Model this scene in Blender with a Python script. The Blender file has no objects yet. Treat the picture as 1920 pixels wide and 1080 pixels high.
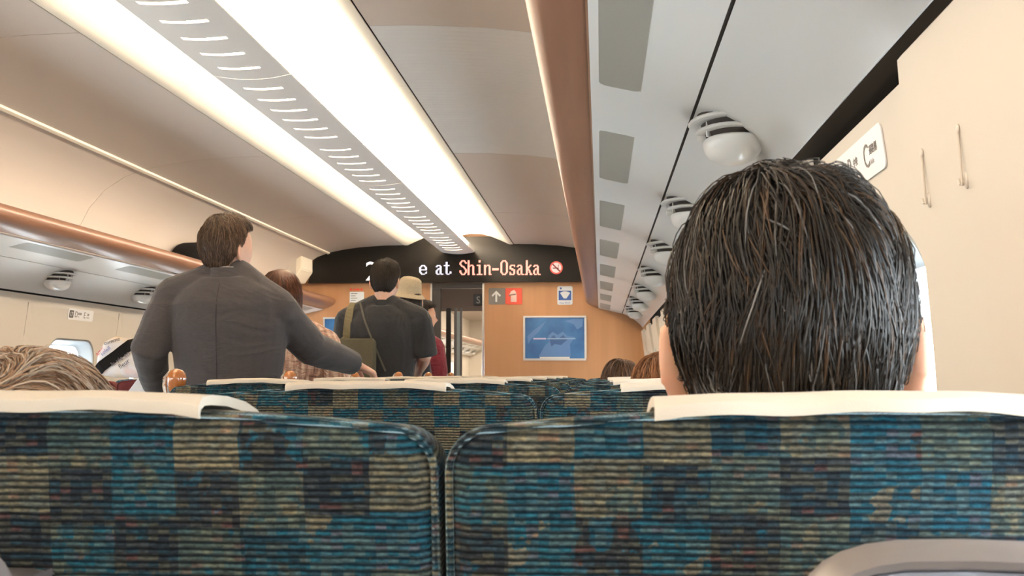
import bpy, bmesh, math, random
import numpy as np
from mathutils import Vector, Matrix, noise
from mathutils.bvhtree import BVHTree

# ------------------------------------------------------------------ camera
FPX = 2100.0                       # focal length in pixels of the 1920 px frame
CAM = Vector((1.20, 0.0, 1.15))
PITCH = math.radians(4.411)
YAW = math.radians(4.507)
scene = bpy.context.scene
col = scene.collection
cam_data = bpy.data.cameras.new('camera')
cam_data.sensor_width = 36.0
cam_data.lens = 36.0 * FPX / 1920.0
cam_data.clip_start = 0.02
cam_data.dof.use_dof = True
cam_data.dof.focus_distance = 2.2
cam_data.dof.aperture_fstop = 26.0
cam = bpy.data.objects.new('camera', cam_data)
col.objects.link(cam)
cam.location = CAM
cam.rotation_euler = (math.pi / 2 + PITCH, 0, YAW)
scene.camera = cam
CAM_M = cam.rotation_euler.to_matrix()

# ------------------------------------------------------------------ world and exposure
world = bpy.data.worlds.new('overcast sky')
scene.world = world
world.use_nodes = True
bg = world.node_tree.nodes.get('Background') or world.node_tree.nodes.new('ShaderNodeBackground')
bg.inputs['Color'].default_value = (0.90, 0.96, 1.0, 1)
bg.inputs['Strength'].default_value = 14.0
scene.view_settings.view_transform = 'Standard'
scene.view_settings.look = 'None'
scene.view_settings.exposure = 0.0
scene.view_settings.gamma = 1.0
scene.view_settings.use_curve_mapping = False
TUBE_POWER = 75.0
TUBE_COLOR = (1.0, 0.85, 0.66)

def at(px, py, Y):
    """world point at depth Y seen at a pixel of the photograph"""
    d = CAM_M @ Vector(((px - 960) / FPX, (540 - py) / FPX, -1))
    return CAM + d * (Y / d.y)

# ------------------------------------------------------------------ materials
MATS = {}
def nt_of(m):
    m.use_nodes = True
    return m.node_tree
def mat(name, color, rough=0.5, metal=0.0, bump=0.0, bump_scale=200.0, var=0.0, var_scale=8.0, coat=0.0,
        sss=0.0, stretch=None, emit=None, emit_strength=1.0, spec=0.5, bump_dist=0.002, sheen=0.0):
    if name in MATS:
        return MATS[name]
    m = bpy.data.materials.new(name)
    nt = nt_of(m)
    b = nt.nodes['Principled BSDF']
    b.inputs['Base Color'].default_value = (*color, 1)
    b.inputs['Roughness'].default_value = rough
    b.inputs['Metallic'].default_value = metal
    b.inputs['Specular IOR Level'].default_value = spec
    if coat:
        b.inputs['Coat Weight'].default_value = coat
        b.inputs['Coat Roughness'].default_value = 0.08
    if sheen:
        b.inputs['Sheen Weight'].default_value = sheen
    if sss:
        b.inputs['Subsurface Weight'].default_value = sss
        b.inputs['Subsurface Radius'].default_value = (0.012, 0.004, 0.002)
        b.inputs['Subsurface Scale'].default_value = 1.0
    if emit:
        b.inputs['Emission Color'].default_value = (*emit, 1)
        b.inputs['Emission Strength'].default_value = emit_strength
    if bump or var:
        tc = nt.nodes.new('ShaderNodeTexCoord')
        mp = nt.nodes.new('ShaderNodeMapping')
        nt.links.new(tc.outputs['Object'], mp.inputs['Vector'])
        if stretch:
            mp.inputs['Scale'].default_value = stretch
    if var:
        n = nt.nodes.new('ShaderNodeTexNoise'); n.inputs['Scale'].default_value = var_scale
        n.inputs['Detail'].default_value = 4
        nt.links.new(mp.outputs[0], n.inputs['Vector'])
        mx = nt.nodes.new('ShaderNodeMix'); mx.data_type = 'RGBA'
        mx.inputs['A'].default_value = (*[c * (1 - var) for c in color], 1)
        mx.inputs['B'].default_value = (*[min(1, c * (1 + var)) for c in color], 1)
        nt.links.new(n.outputs['Fac'], mx.inputs['Factor'])
        nt.links.new(mx.outputs['Result'], b.inputs['Base Color'])
    if bump:
        n = nt.nodes.new('ShaderNodeTexNoise'); n.inputs['Scale'].default_value = bump_scale
        n.inputs['Detail'].default_value = 3
        nt.links.new(mp.outputs[0], n.inputs['Vector'])
        bp = nt.nodes.new('ShaderNodeBump'); bp.inputs['Strength'].default_value = bump
        bp.inputs['Distance'].default_value = bump_dist
        nt.links.new(n.outputs['Fac'], bp.inputs['Height'])
        nt.links.new(bp.outputs[0], b.inputs['Normal'])
    MATS[name] = m
    return m

def mth(nt, op, a, b=None, c=None):
    n = nt.nodes.new('ShaderNodeMath'); n.operation = op
    for i, v in enumerate((a, b, c)):
        if v is None:
            continue
        if isinstance(v, (int, float)):
            n.inputs[i].default_value = v
        else:
            nt.links.new(v, n.inputs[i])
    return n.outputs[0]

def ramp(nt, fac, stops, constant=True):
    r = nt.nodes.new('ShaderNodeValToRGB')
    cr = r.color_ramp
    cr.interpolation = 'CONSTANT' if constant else 'LINEAR'
    while len(cr.elements) < len(stops):
        cr.elements.new(0.5)
    for e, (p, c) in zip(cr.elements, stops):
        e.position = p; e.color = (*c, 1)
    nt.links.new(fac, r.inputs['Fac'])
    return r.outputs['Color']

def moquette():
    """ribbed seat cloth: patchwork of teal, navy, tan and grey blocks with flecked yarn"""
    m = bpy.data.materials.new('moquette'); nt = nt_of(m)
    b = nt.nodes['Principled BSDF']
    b.inputs['Roughness'].default_value = 0.95
    b.inputs['Specular IOR Level'].default_value = 0.12
    b.inputs['Sheen Weight'].default_value = 0.12
    tc = nt.nodes.new('ShaderNodeTexCoord')
    oi = nt.nodes.new('ShaderNodeObjectInfo')
    wob = nt.nodes.new('ShaderNodeTexNoise'); wob.inputs['Scale'].default_value = 60
    nt.links.new(tc.outputs['Object'], wob.inputs['Vector'])
    sx = nt.nodes.new('ShaderNodeSeparateXYZ'); nt.links.new(tc.outputs['Object'], sx.inputs[0])
    rnd = mth(nt, 'MULTIPLY', oi.outputs['Random'], 37.0)
    wx = mth(nt, 'MULTIPLY', mth(nt, 'SUBTRACT', wob.outputs['Fac'], 0.5), 0.0035)
    X = mth(nt, 'ADD', sx.outputs['X'], wx)
    Z = mth(nt, 'SUBTRACT', sx.outputs['Z'], mth(nt, 'MULTIPLY', sx.outputs['Y'], 0.2))
    # blocks
    u = mth(nt, 'FLOOR', mth(nt, 'DIVIDE', mth(nt, 'ADD', X, 0.013), 0.0385))
    jit = nt.nodes.new('ShaderNodeTexWhiteNoise'); jit.noise_dimensions = '1D'
    nt.links.new(mth(nt, 'ADD', u, rnd), jit.inputs['W'])
    v = mth(nt, 'FLOOR', mth(nt, 'ADD', mth(nt, 'DIVIDE', Z, 0.0345), mth(nt, 'MULTIPLY', jit.outputs['Value'], 0.35)))
    par = mth(nt, 'MODULO', mth(nt, 'ADD', mth(nt, 'ADD', u, v), 100.0), 2.0)
    cv = nt.nodes.new('ShaderNodeCombineXYZ')
    nt.links.new(u, cv.inputs[0]); nt.links.new(v, cv.inputs[1]); nt.links.new(rnd, cv.inputs[2])
    wn = nt.nodes.new('ShaderNodeTexWhiteNoise'); wn.noise_dimensions = '3D'
    nt.links.new(cv.outputs[0], wn.inputs['Vector'])
    # inside a block some threads wander to another colour
    pa = nt.nodes.new('ShaderNodeTexNoise'); pa.inputs['Scale'].default_value = 55
    pa.inputs['Detail'].default_value = 3
    nt.links.new(tc.outputs['Object'], pa.inputs['Vector'])
    shift = mth(nt, 'MULTIPLY', mth(nt, 'SUBTRACT', pa.outputs['Fac'], 0.5), 0.55)
    pick = mth(nt, 'ADD', mth(nt, 'MULTIPLY', wn.outputs['Value'], 0.9), shift)
    dark = ramp(nt, pick, [(0.0, (0.018, 0.030, 0.046)), (0.26, (0.012, 0.055, 0.088)), (0.50, (0.010, 0.095, 0.155)), (0.76, (0.030, 0.036, 0.046))])
    lite = ramp(nt, pick, [(0.0, (0.215, 0.195, 0.135)), (0.26, (0.145, 0.14, 0.105)), (0.50, (0.065, 0.105, 0.105)), (0.68, (0.012, 0.10, 0.155)), (0.84, (0.165, 0.155, 0.12))])
    mx = nt.nodes.new('ShaderNodeMix'); mx.data_type = 'RGBA'
    nt.links.new(par, mx.inputs['Factor']); nt.links.new(dark, mx.inputs['A']); nt.links.new(lite, mx.inputs['B'])
    # ribs
    rz = mth(nt, 'DIVIDE', mth(nt, 'ADD', Z, mth(nt, 'MULTIPLY', wx, 0.45)), 0.0041)
    rib = mth(nt, 'ADD', mth(nt, 'MULTIPLY', mth(nt, 'SINE', mth(nt, 'MULTIPLY', rz, 2 * math.pi)), 0.5), 0.5)
    # yarn flecks
    fx = mth(nt, 'FLOOR', mth(nt, 'DIVIDE', X, 0.0065)); fz = mth(nt, 'FLOOR', rz)
    cv2 = nt.nodes.new('ShaderNodeCombineXYZ'); nt.links.new(fx, cv2.inputs[0]); nt.links.new(fz, cv2.inputs[1]); nt.links.new(rnd, cv2.inputs[2])
    wn2 = nt.nodes.new('ShaderNodeTexWhiteNoise'); wn2.noise_dimensions = '3D'; nt.links.new(cv2.outputs[0], wn2.inputs['Vector'])
    fleck = ramp(nt, wn2.outputs['Value'], [(0.0, (0.02, 0.03, 0.04)), (0.25, (0.20, 0.19, 0.12)), (0.5, (0.02, 0.10, 0.15)), (0.72, (0.10, 0.11, 0.10)), (0.93, (0.26, 0.10, 0.07))])
    mx2 = nt.nodes.new('ShaderNodeMix'); mx2.data_type = 'RGBA'; mx2.inputs['Factor'].default_value = 0.26
    nt.links.new(mx.outputs['Result'], mx2.inputs['A']); nt.links.new(fleck, mx2.inputs['B'])
    mx3 = nt.nodes.new('ShaderNodeMix'); mx3.data_type = 'RGBA'; mx3.blend_type = 'MULTIPLY'; mx3.inputs['Factor'].default_value = 1.0
    nt.links.new(mx2.outputs['Result'], mx3.inputs['A'])
    rc = ramp(nt, rib, [(0.1, (0.16, 0.18, 0.21)), (0.85, (1.05, 1.02, 0.98))], constant=False)
    nt.links.new(rc, mx3.inputs['B'])
    fu = nt.nodes.new('ShaderNodeTexNoise'); fu.inputs['Scale'].default_value = 420; fu.inputs['Detail'].default_value = 3
    fm = nt.nodes.new('ShaderNodeMapping'); fm.inputs['Scale'].default_value = (0.6, 1, 1.3)
    nt.links.new(tc.outputs['Object'], fm.inputs['Vector']); nt.links.new(fm.outputs[0], fu.inputs['Vector'])
    mx4 = nt.nodes.new('ShaderNodeMix'); mx4.data_type = 'RGBA'; mx4.blend_type = 'MULTIPLY'; mx4.inputs['Factor'].default_value = 1.0
    nt.links.new(mx3.outputs['Result'], mx4.inputs['A'])
    nt.links.new(ramp(nt, fu.outputs['Fac'], [(0.3, (0.5, 0.5, 0.52)), (0.72, (1.55, 1.53, 1.48))], constant=False), mx4.inputs['B'])
    nt.links.new(mx4.outputs['Result'], b.inputs['Base Color'])
    bp = nt.nodes.new('ShaderNodeBump'); bp.inputs['Strength'].default_value = 0.8; bp.inputs['Distance'].default_value = 0.0015
    fz2 = nt.nodes.new('ShaderNodeTexNoise'); fz2.inputs['Scale'].default_value = 900
    nt.links.new(tc.outputs['Object'], fz2.inputs['Vector'])
    nt.links.new(mth(nt, 'ADD', rib, mth(nt, 'MULTIPLY', fz2.outputs['Fac'], 0.5)), bp.inputs['Height'])
    nt.links.new(bp.outputs[0], b.inputs['Normal'])
    MATS['moquette'] = m
    return m

def wood(name, dark, light, rough=0.35, axis='Y', scale=2.0, coat=0.2):
    m = bpy.data.materials.new(name); nt = nt_of(m)
    b = nt.nodes['Principled BSDF']
    tc = nt.nodes.new('ShaderNodeTexCoord'); mp = nt.nodes.new('ShaderNodeMapping')
    s = {'X': (0.6, 14, 14), 'Y': (14, 0.6, 14), 'Z': (14, 14, 0.6)}[axis]
    mp.inputs['Scale'].default_value = [v * scale for v in s]
    nt.links.new(tc.outputs['Object'], mp.inputs['Vector'])
    n = nt.nodes.new('ShaderNodeTexNoise'); n.inputs['Scale'].default_value = 1.5; n.inputs['Detail'].default_value = 5
    nt.links.new(mp.outputs[0], n.inputs['Vector'])
    c = ramp(nt, n.outputs['Fac'], [(0.3, dark), (0.7, light)], constant=False)
    nt.links.new(c, b.inputs['Base Color'])
    b.inputs['Roughness'].default_value = rough
    b.inputs['Coat Weight'].default_value = coat
    b.inputs['Coat Roughness'].default_value = 0.2
    MATS[name] = m
    return m

def attr_hair(name, rough=0.38, spec=0.5):
    m = bpy.data.materials.new(name); nt = nt_of(m)
    b = nt.nodes['Principled BSDF']
    a = nt.nodes.new('ShaderNodeAttribute'); a.attribute_name = 'hair_color'
    nt.links.new(a.outputs['Color'], b.inputs['Base Color'])
    b.inputs['Roughness'].default_value = rough
    b.inputs['Specular IOR Level'].default_value = spec
    b.inputs['Anisotropic'].default_value = 0.5
    MATS[name] = m
    return m

def glass(name, tint=(1, 1, 1), refl=0.08):
    m = bpy.data.materials.new(name); nt = nt_of(m)
    for n in list(nt.nodes):
        nt.nodes.remove(n)
    out = nt.nodes.new('ShaderNodeOutputMaterial')
    t = nt.nodes.new('ShaderNodeBsdfTransparent'); t.inputs['Color'].default_value = (*tint, 1)
    g = nt.nodes.new('ShaderNodeBsdfGlossy'); g.inputs['Roughness'].default_value = 0.02
    mx = nt.nodes.new('ShaderNodeMixShader'); mx.inputs[0].default_value = refl
    nt.links.new(t.outputs[0], mx.inputs[1]); nt.links.new(g.outputs[0], mx.inputs[2])
    nt.links.new(mx.outputs[0], out.inputs[0])
    MATS[name] = m
    return m

def frosted(name, color=(0.8, 0.8, 0.77)):
    m = bpy.data.materials.new(name); nt = nt_of(m)
    for n in list(nt.nodes):
        nt.nodes.remove(n)
    out = nt.nodes.new('ShaderNodeOutputMaterial')
    p = nt.nodes.new('ShaderNodeBsdfPrincipled'); p.inputs['Base Color'].default_value = (*color, 1); p.inputs['Roughness'].default_value = 0.35
    t = nt.nodes.new('ShaderNodeBsdfTranslucent'); t.inputs['Color'].default_value = (*color, 1)
    mx = nt.nodes.new('ShaderNodeMixShader'); mx.inputs[0].default_value = 0.4
    nt.links.new(p.outputs[0], mx.inputs[1]); nt.links.new(t.outputs[0], mx.inputs[2])
    nt.links.new(mx.outputs[0], out.inputs[0])
    MATS[name] = m
    return m

moquette()
m = MATS['moquette'].copy(); m.name = 'moquette_edge'; MATS['moquette_edge'] = m
pb = m.node_tree.nodes['Principled BSDF']
pb.inputs['Sheen Weight'].default_value = 1.0; pb.inputs['Sheen Roughness'].default_value = 0.4; pb.inputs['Sheen Tint'].default_value = (0.6, 0.85, 0.95, 1)
wood('wood_lip', (0.25, 0.122, 0.075), (0.32, 0.165, 0.105), rough=0.38, axis='Y', scale=1.2)
wood('wood_wall', (0.46, 0.232, 0.105), (0.52, 0.268, 0.128), rough=0.5, axis='Z', scale=0.8, coat=0.0)
attr_hair('hair'); attr_hair('hair_soft', rough=0.55, spec=0.3)
glass('window_glass', (0.96, 0.99, 1.0)); glass('door_glass', (0.75, 0.86, 0.86), 0.15)
frosted('frosted_panel', (0.50, 0.50, 0.46))
mat('ceiling_white', (0.57, 0.49, 0.425), 0.5)
mat('trough_white', (0.80, 0.72, 0.60), 0.6)
mat('strip_grey', (0.78, 0.76, 0.73), 0.5)
mat('rack_white', (0.76, 0.76, 0.74), 0.28, coat=0.15)
mat('cream_wall', (0.60, 0.54, 0.46), 0.55, var=0.03, var_scale=3)
mat('cream_trim', (0.82, 0.74, 0.60), 0.5)
mat('frame_grey', (0.36, 0.385, 0.40), 0.45)
mat('black_board', (0.008, 0.007, 0.006), 0.3, spec=0.2)
mat('dark_gap', (0.03, 0.022, 0.017), 0.7)
mat('gap_black', (0.006, 0.005, 0.004), 0.9, spec=0.1)
mat('dark_metal', (0.055, 0.052, 0.05), 0.4, 0.4)
mat('steel', (0.72, 0.72, 0.72), 0.25, 1.0)
mat('chrome', (0.85, 0.85, 0.86), 0.08, 1.0)
mat('floor_vinyl', (0.34, 0.31, 0.28), 0.5, var=0.15, var_scale=30)
mat('cover_cloth', (0.72, 0.645, 0.54), 0.9, bump=0.4, bump_scale=900, bump_dist=0.0006, sheen=0.1)
mat('grey_plastic', (0.20, 0.18, 0.18), 0.4)
mat('pale_plastic', (0.29, 0.31, 0.38), 0.3, coat=0.3)
mat('arm_plastic', (0.14, 0.14, 0.15), 0.5)
mat('piping_teal', (0.09, 0.15, 0.165), 0.9, bump=0.5, bump_scale=700, sheen=0.3)
mat('handle_wood', (0.45, 0.16, 0.045), 0.12, coat=1.0)
mat('white_paint', (0.85, 0.85, 0.83), 0.4)
mat('maroon_cloth', (0.12, 0.02, 0.022), 0.9, var=0.2, var_scale=60)

# ------------------------------------------------------------------ object helpers
def root_loc(o):
    v = Vector((0, 0, 0))
    while o is not None:
        v += o.location; o = o.parent
    return v

def tag(o, label=None, cat=None, group=None, kind=None):
    if label: o['label'] = label
    if cat: o['category'] = cat
    if group: o['group'] = group
    if kind: o['kind'] = kind
    return o

def thing(name, label, cat, loc=(0, 0, 0), group=None, kind=None):
    o = bpy.data.objects.new(name, None); col.objects.link(o)
    o.empty_display_size = 0.05
    o.location = loc
    return tag(o, label, cat, group, kind)

def link_mesh(name, me, m, parent=None, local=False, loc=None):
    """vertices in world space unless local; a root gets its origin at loc"""
    o = bpy.data.objects.new(name, me); col.objects.link(o)
    base = Vector((0, 0, 0))
    if parent is not None:
        o.parent = parent
        base = root_loc(parent)
    elif loc is not None:
        o.location = loc; base = Vector(loc)
    if not local and base.length > 0:
        me.transform(Matrix.Translation(-base))
    if m is not None:
        me.materials.clear()
        me.materials.append(MATS[m] if isinstance(m, str) else m)
    return o

def bm_obj(name, bm, m, parent=None, smooth=False, local=False, loc=None, fix=True):
    if fix:
        bmesh.ops.recalc_face_normals(bm, faces=bm.faces[:])
    if smooth:
        for f in bm.faces: f.smooth = True
    for e in bm.edges:
        if len(e.link_faces) == 2 and e.calc_face_angle(0) > 0.75:
            e.smooth = False
    me = bpy.data.meshes.new(name); bm.to_mesh(me); bm.free()
    return link_mesh(name, me, m, parent, local, loc)

def box(bm, lo, hi, bevel=0.0, seg=2):
    lo = Vector(lo); hi = Vector(hi)
    r = bmesh.ops.create_cube(bm, size=1.0)
    vs = r['verts']
    for v in vs:
        v.co = Vector([(lo[i] + hi[i]) / 2 + v.co[i] * (hi[i] - lo[i]) for i in range(3)])
    if bevel:
        es = list({e for v in vs for e in v.link_edges})
        bmesh.ops.bevel(bm, geom=es, offset=bevel, segments=seg, profile=0.5, affect='EDGES')
    return bm

def sweep_y(bm, prof, y0, y1, closed=True, mirror=False, ny=1):
    """profile of (x, z) swept along Y; closed loop with caps or an open sheet"""
    sg = -1 if mirror else 1
    rows = []
    for k in range(ny + 1):
        y = y0 + (y1 - y0) * k / ny
        rows.append([bm.verts.new((sg * x, y, z)) for x, z in prof])
    n = len(prof)
    for k in range(ny):
        a, b = rows[k], rows[k + 1]
        for i in range(n if closed else n - 1):
            j = (i + 1) % n
            bm.faces.new((a[i], a[j], b[j], b[i]))
    if closed:
        bm.faces.new(rows[0]); bm.faces.new(rows[-1][::-1])
    return bm

def sheet(prof, t):
    """open profile to closed profile of thickness t (offset outward = away from the cabin)"""
    out = []
    n = len(prof)
    for i in range(n):
        a = Vector(prof[max(0, i - 1)]); b = Vector(prof[min(n - 1, i + 1)])
        d = (b - a).normalized()
        nrm = Vector((d.y, -d.x))
        if nrm.y < 0: nrm = -nrm
        out.append((prof[i][0] + nrm.x * t, prof[i][1] + nrm.y * t))
    return list(prof) + out[::-1]

def ring_loft(bm, rings, cap=True):
    vs = [[bm.verts.new(p) for p in r] for r in rings]
    n = len(vs[0])
    for a, b in zip(vs[:-1], vs[1:]):
        for i in range(n):
            j = (i + 1) % n
            bm.faces.new((a[i], a[j], b[j], b[i]))
    if cap:
        bm.faces.new(vs[0][::-1]); bm.faces.new(vs[-1])
    return bm

def frame_of(d):
    d = d.normalized()
    up = Vector((0, 0, 1)) if abs(d.z) < 0.9 else Vector((0, 1, 0))
    a = d.cross(up).normalized(); b = a.cross(d).normalized()
    return a, b

def tube(bm, pts, radii, seg=10, cap=True, flat=1.0, round_ends=False):
    pts = [Vector(p) for p in pts]
    if not isinstance(radii, (list, tuple)):
        radii = [radii] * len(pts)
    radii = list(radii)
    if round_ends:
        d0 = (pts[0] - pts[1]).normalized(); d1 = (pts[-1] - pts[-2]).normalized()
        P0, R0, P1, R1 = pts[0], radii[0], pts[-1], radii[-1]
        pre = [(P0 + d0 * R0 * s, R0 * c) for s, c in ((0.98, 0.2), (0.8, 0.6), (0.45, 0.89))]
        post = [(P1 + d1 * R1 * s, R1 * c) for s, c in ((0.45, 0.89), (0.8, 0.6), (0.98, 0.2))]
        pts = [p for p, _ in pre] + pts + [p for p, _ in post]
        radii = [r for _, r in pre] + radii + [r for _, r in post]
    rings = []
    a = None
    for i, p in enumerate(pts):
        d = (pts[min(i + 1, len(pts) - 1)] - pts[max(i - 1, 0)])
        if d.length < 1e-9: d = Vector((0, 0, 1))
        d.normalize()
        if a is None:
            a, b = frame_of(d)
        else:
            a = (a - d * a.dot(d))
            a = a.normalized() if a.length > 1e-6 else frame_of(d)[0]
            b = a.cross(d).normalized()
        rings.append([p + (a * math.cos(2 * math.pi * k / seg) + b * math.sin(2 * math.pi * k / seg) * flat) * radii[i] for k in range(seg)])
    return ring_loft(bm, rings, cap)

def ellipsoid(bm, c, r, M=None, nu=20, nv=12):
    c = Vector(c)
    res = bmesh.ops.create_uvsphere(bm, u_segments=nu, v_segments=nv, radius=1.0)
    for v in res['verts']:
        p = Vector((v.co.x * r[0], v.co.y * r[1], v.co.z * r[2]))
        v.co = c + (M @ p if M is not None else p)
    return bm

def evaluated(o):
    dg = bpy.context.evaluated_depsgraph_get()
    dg.update()
    ev = o.evaluated_get(dg)
    return bpy.data.meshes.new_from_object(ev, depsgraph=dg)

def remeshed(name, bm, voxel, m, parent=None, smooth_iter=3, wrinkle=None):
    """overlapping closed volumes grown together into one continuous skin"""
    bmesh.ops.recalc_face_normals(bm, faces=bm.faces[:])
    me = bpy.data.meshes.new(name); bm.to_mesh(me); bm.free()
    t = bpy.data.objects.new(name + '_source', me); col.objects.link(t)
    r = t.modifiers.new('r', 'REMESH'); r.mode = 'VOXEL'; r.voxel_size = voxel; r.use_smooth_shade = True
    s = t.modifiers.new('s', 'SMOOTH'); s.factor = 0.5; s.iterations = smooth_iter
    out = evaluated(t)
    bpy.data.objects.remove(t); bpy.data.meshes.remove(me)
    out.name = name
    if wrinkle:
        amp, fn = wrinkle
        n = len(out.vertices)
        co = np.empty(n * 3); out.vertices.foreach_get('co', co); co = co.reshape(-1, 3)
        no = np.empty(n * 3); out.vertex_normals.foreach_get('vector', no); no = no.reshape(-1, 3)
        co = co + no * (fn(co) * amp)[:, None]
        out.vertices.foreach_set('co', co.ravel()); out.update()
    out.polygons.foreach_set('use_smooth', [True] * len(out.polygons))
    return link_mesh(name, out, m, parent)

def np_mesh(name, verts, quads, m, parent=None, smooth=True, colors=None, nper=4):
    me = bpy.data.meshes.new(name)
    V = np.asarray(verts, dtype=np.float32).reshape(-1, 3); Q = np.asarray(quads, dtype=np.int32).reshape(-1, nper)
    me.vertices.add(len(V)); me.vertices.foreach_set('co', V.ravel())
    me.loops.add(Q.size); me.loops.foreach_set('vertex_index', Q.ravel())
    me.polygons.add(len(Q)); me.polygons.foreach_set('loop_start', np.arange(0, Q.size, nper, dtype=np.int32))
    me.polygons.foreach_set('use_smooth', np.full(len(Q), smooth))
    me.update(calc_edges=True)
    if colors is not None:
        a = me.color_attributes.new('hair_color', 'FLOAT_COLOR', 'POINT')
        C = np.ones((len(V), 4), dtype=np.float32); C[:, :3] = colors
        a.data.foreach_set('color', C.ravel())
    return link_mesh(name, me, m, parent)

def copy_tree(o, parent=None):
    c = o.copy(); col.objects.link(c)
    if parent is not None: c.parent = parent
    for ch in o.children: copy_tree(ch, c)
    return c

def text_part(name, body, size, m, parent, origin, right, up, extrude=0.0006, align='LEFT'):
    """flat lettering as a mesh; right and up are the directions it is read in"""
    cu = bpy.data.curves.new(name, 'FONT'); cu.body = body; cu.size = size; cu.extrude = extrude
    cu.align_x = align; cu.resolution_u = 3
    t = bpy.data.objects.new(name + '_source', cu); col.objects.link(t)
    me = evaluated(t)
    bpy.data.objects.remove(t); bpy.data.curves.remove(cu)
    me.name = name
    right = Vector(right).normalized(); up = Vector(up).normalized(); n = right.cross(up)
    M = Matrix((right, up, n)).transposed().to_4x4(); M.translation = Vector(origin)
    me.transform(M)
    return link_mesh(name, me, m, parent)

# ================================================================== THE CARRIAGE
P = 1.03                                   # seat row, window and vent spacing
Y_END = 9.5
Y_REAR = -2.6
JOINTS = [Y_REAR, 1.37, 3.43, 5.49, 7.55, 9.42]

floor = bm_obj('floor', box(bmesh.new(), (-1.66, Y_REAR - 0.1, -0.06), (1.66, 24, 0)), 'floor_vinyl'); tag(floor, kind='structure')

# ------------------------------------------------------------------ ceiling
bm = bmesh.new()
shell = [(-1.70, 1.40), (-1.66, 1.95), (-1.48, 2.2), (-1.15, 2.32), (-0.5, 2.42), (0.5, 2.42), (1.15, 2.32), (1.48, 2.2), (1.66, 1.95), (1.70, 1.40)]
sweep_y(bm, sheet(shell, 0.03), Y_REAR - 0.1, 9.6)
ceiling = bm_obj('ceiling', bm, 'dark_gap'); tag(ceiling, kind='structure')

m = bpy.data.materials.new('ceiling_ribbed'); nt = nt_of(m); b = nt.nodes['Principled BSDF']
b.inputs['Base Color'].default_value = (0.66, 0.64, 0.61, 1); b.inputs['Roughness'].default_value = 0.5
tc = nt.nodes.new('ShaderNodeTexCoord'); sx = nt.nodes.new('ShaderNodeSeparateXYZ'); nt.links.new(tc.outputs['Object'], sx.inputs[0])
w = mth(nt, 'ABSOLUTE', mth(nt, 'SINE', mth(nt, 'MULTIPLY', sx.outputs['Y'], math.pi / 0.044)))
w = mth(nt, 'POWER', w, 0.35)
bp = nt.nodes.new('ShaderNodeBump'); bp.inputs['Strength'].default_value = 0.5; bp.inputs['Distance'].default_value = 0.004
nt.links.new(w, bp.inputs['Height']); nt.links.new(bp.outputs[0], b.inputs['Normal'])
MATS['ceiling_ribbed'] = m

CEIL = [(0.475, 2.252), (0.65, 2.249), (0.85, 2.236), (1.0, 2.216), (1.112, 2.194)]
COVE = [(1.128, 2.189), (1.22, 2.155), (1.32, 2.09), (1.40, 2.0), (1.45, 1.9), (1.475, 1.8), (1.48, 1.735)]
for mirror in (False, True):
    for i, (a, b_) in enumerate(zip(JOINTS[:-1], JOINTS[1:])):
        ribbed = (not mirror) and i == 2
        for prof, nm in ((CEIL, 'ceiling_panel'), (COVE, 'cove_panel')):
            bm = bmesh.new(); sweep_y(bm, sheet(prof, 0.006), a + 0.0025, b_ - 0.0025, mirror=mirror)
            for f in bm.faces: f.smooth = abs(f.normal.y) < 0.5
            o = bm_obj(nm, bm, 'ceiling_ribbed' if (ribbed and nm == 'ceiling_panel') else 'ceiling_white', ceiling)
    bm = bmesh.new(); sweep_y(bm, [(1.112, 2.184), (1.130, 2.178), (1.132, 2.192), (1.112, 2.198)], Y_REAR, 9.42, mirror=mirror)
    bm_obj('seam_strip', bm, 'cream_trim', ceiling)

# slotted air strip between the two light troughs
SLOTS = [-3.83 + 1.10 * k + 0.166 * i for k in range(13) for i in range(6)]
SLOTS = [y for y in SLOTS if Y_REAR + 0.05 < y < 9.36]
XS = [-0.136, -0.105, -0.07, -0.035, 0, 0.035, 0.07, 0.105, 0.136]
zc = lambda x: 2.176 + 0.016 * (x / 0.136) ** 2
strip_j = [Y_REAR] + [-3.83 + 1.10 * k - 0.135 for k in range(3, 12, 2)] + [9.42]
strip_j = sorted(y for y in strip_j if Y_REAR <= y <= 9.42)
for a, b_ in zip(strip_j[:-1], strip_j[1:]):
    sl = [s for s in SLOTS if a < s < b_]
    ys = [a + 0.002]
    hole = []
    for s in sl:
        hole.append(len(ys)); ys += [s - 0.012, s + 0.012]
    ys.append(b_ - 0.002)
    bm = bmesh.new()
    g = [[bm.verts.new((x, y, zc(x))) for x in XS] for y in ys]
    for j in range(len(ys) - 1):
        for i in range(len(XS) - 1):
            if j in hole and -0.071 < XS[i] < 0.069:
                continue
            bm.faces.new((g[j][i], g[j][i + 1], g[j + 1][i + 1], g[j + 1][i])).smooth = True
    bmesh.ops.recalc_face_normals(bm, faces=bm.faces[:])
    if bm.faces[0].normal.z < 0:
        bmesh.ops.reverse_faces(bm, faces=bm.faces[:])
    bmesh.ops.solidify(bm, geom=bm.faces[:], thickness=0.006)
    bm_obj('slotted_panel', bm, 'strip_grey', ceiling, fix=True)

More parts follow.
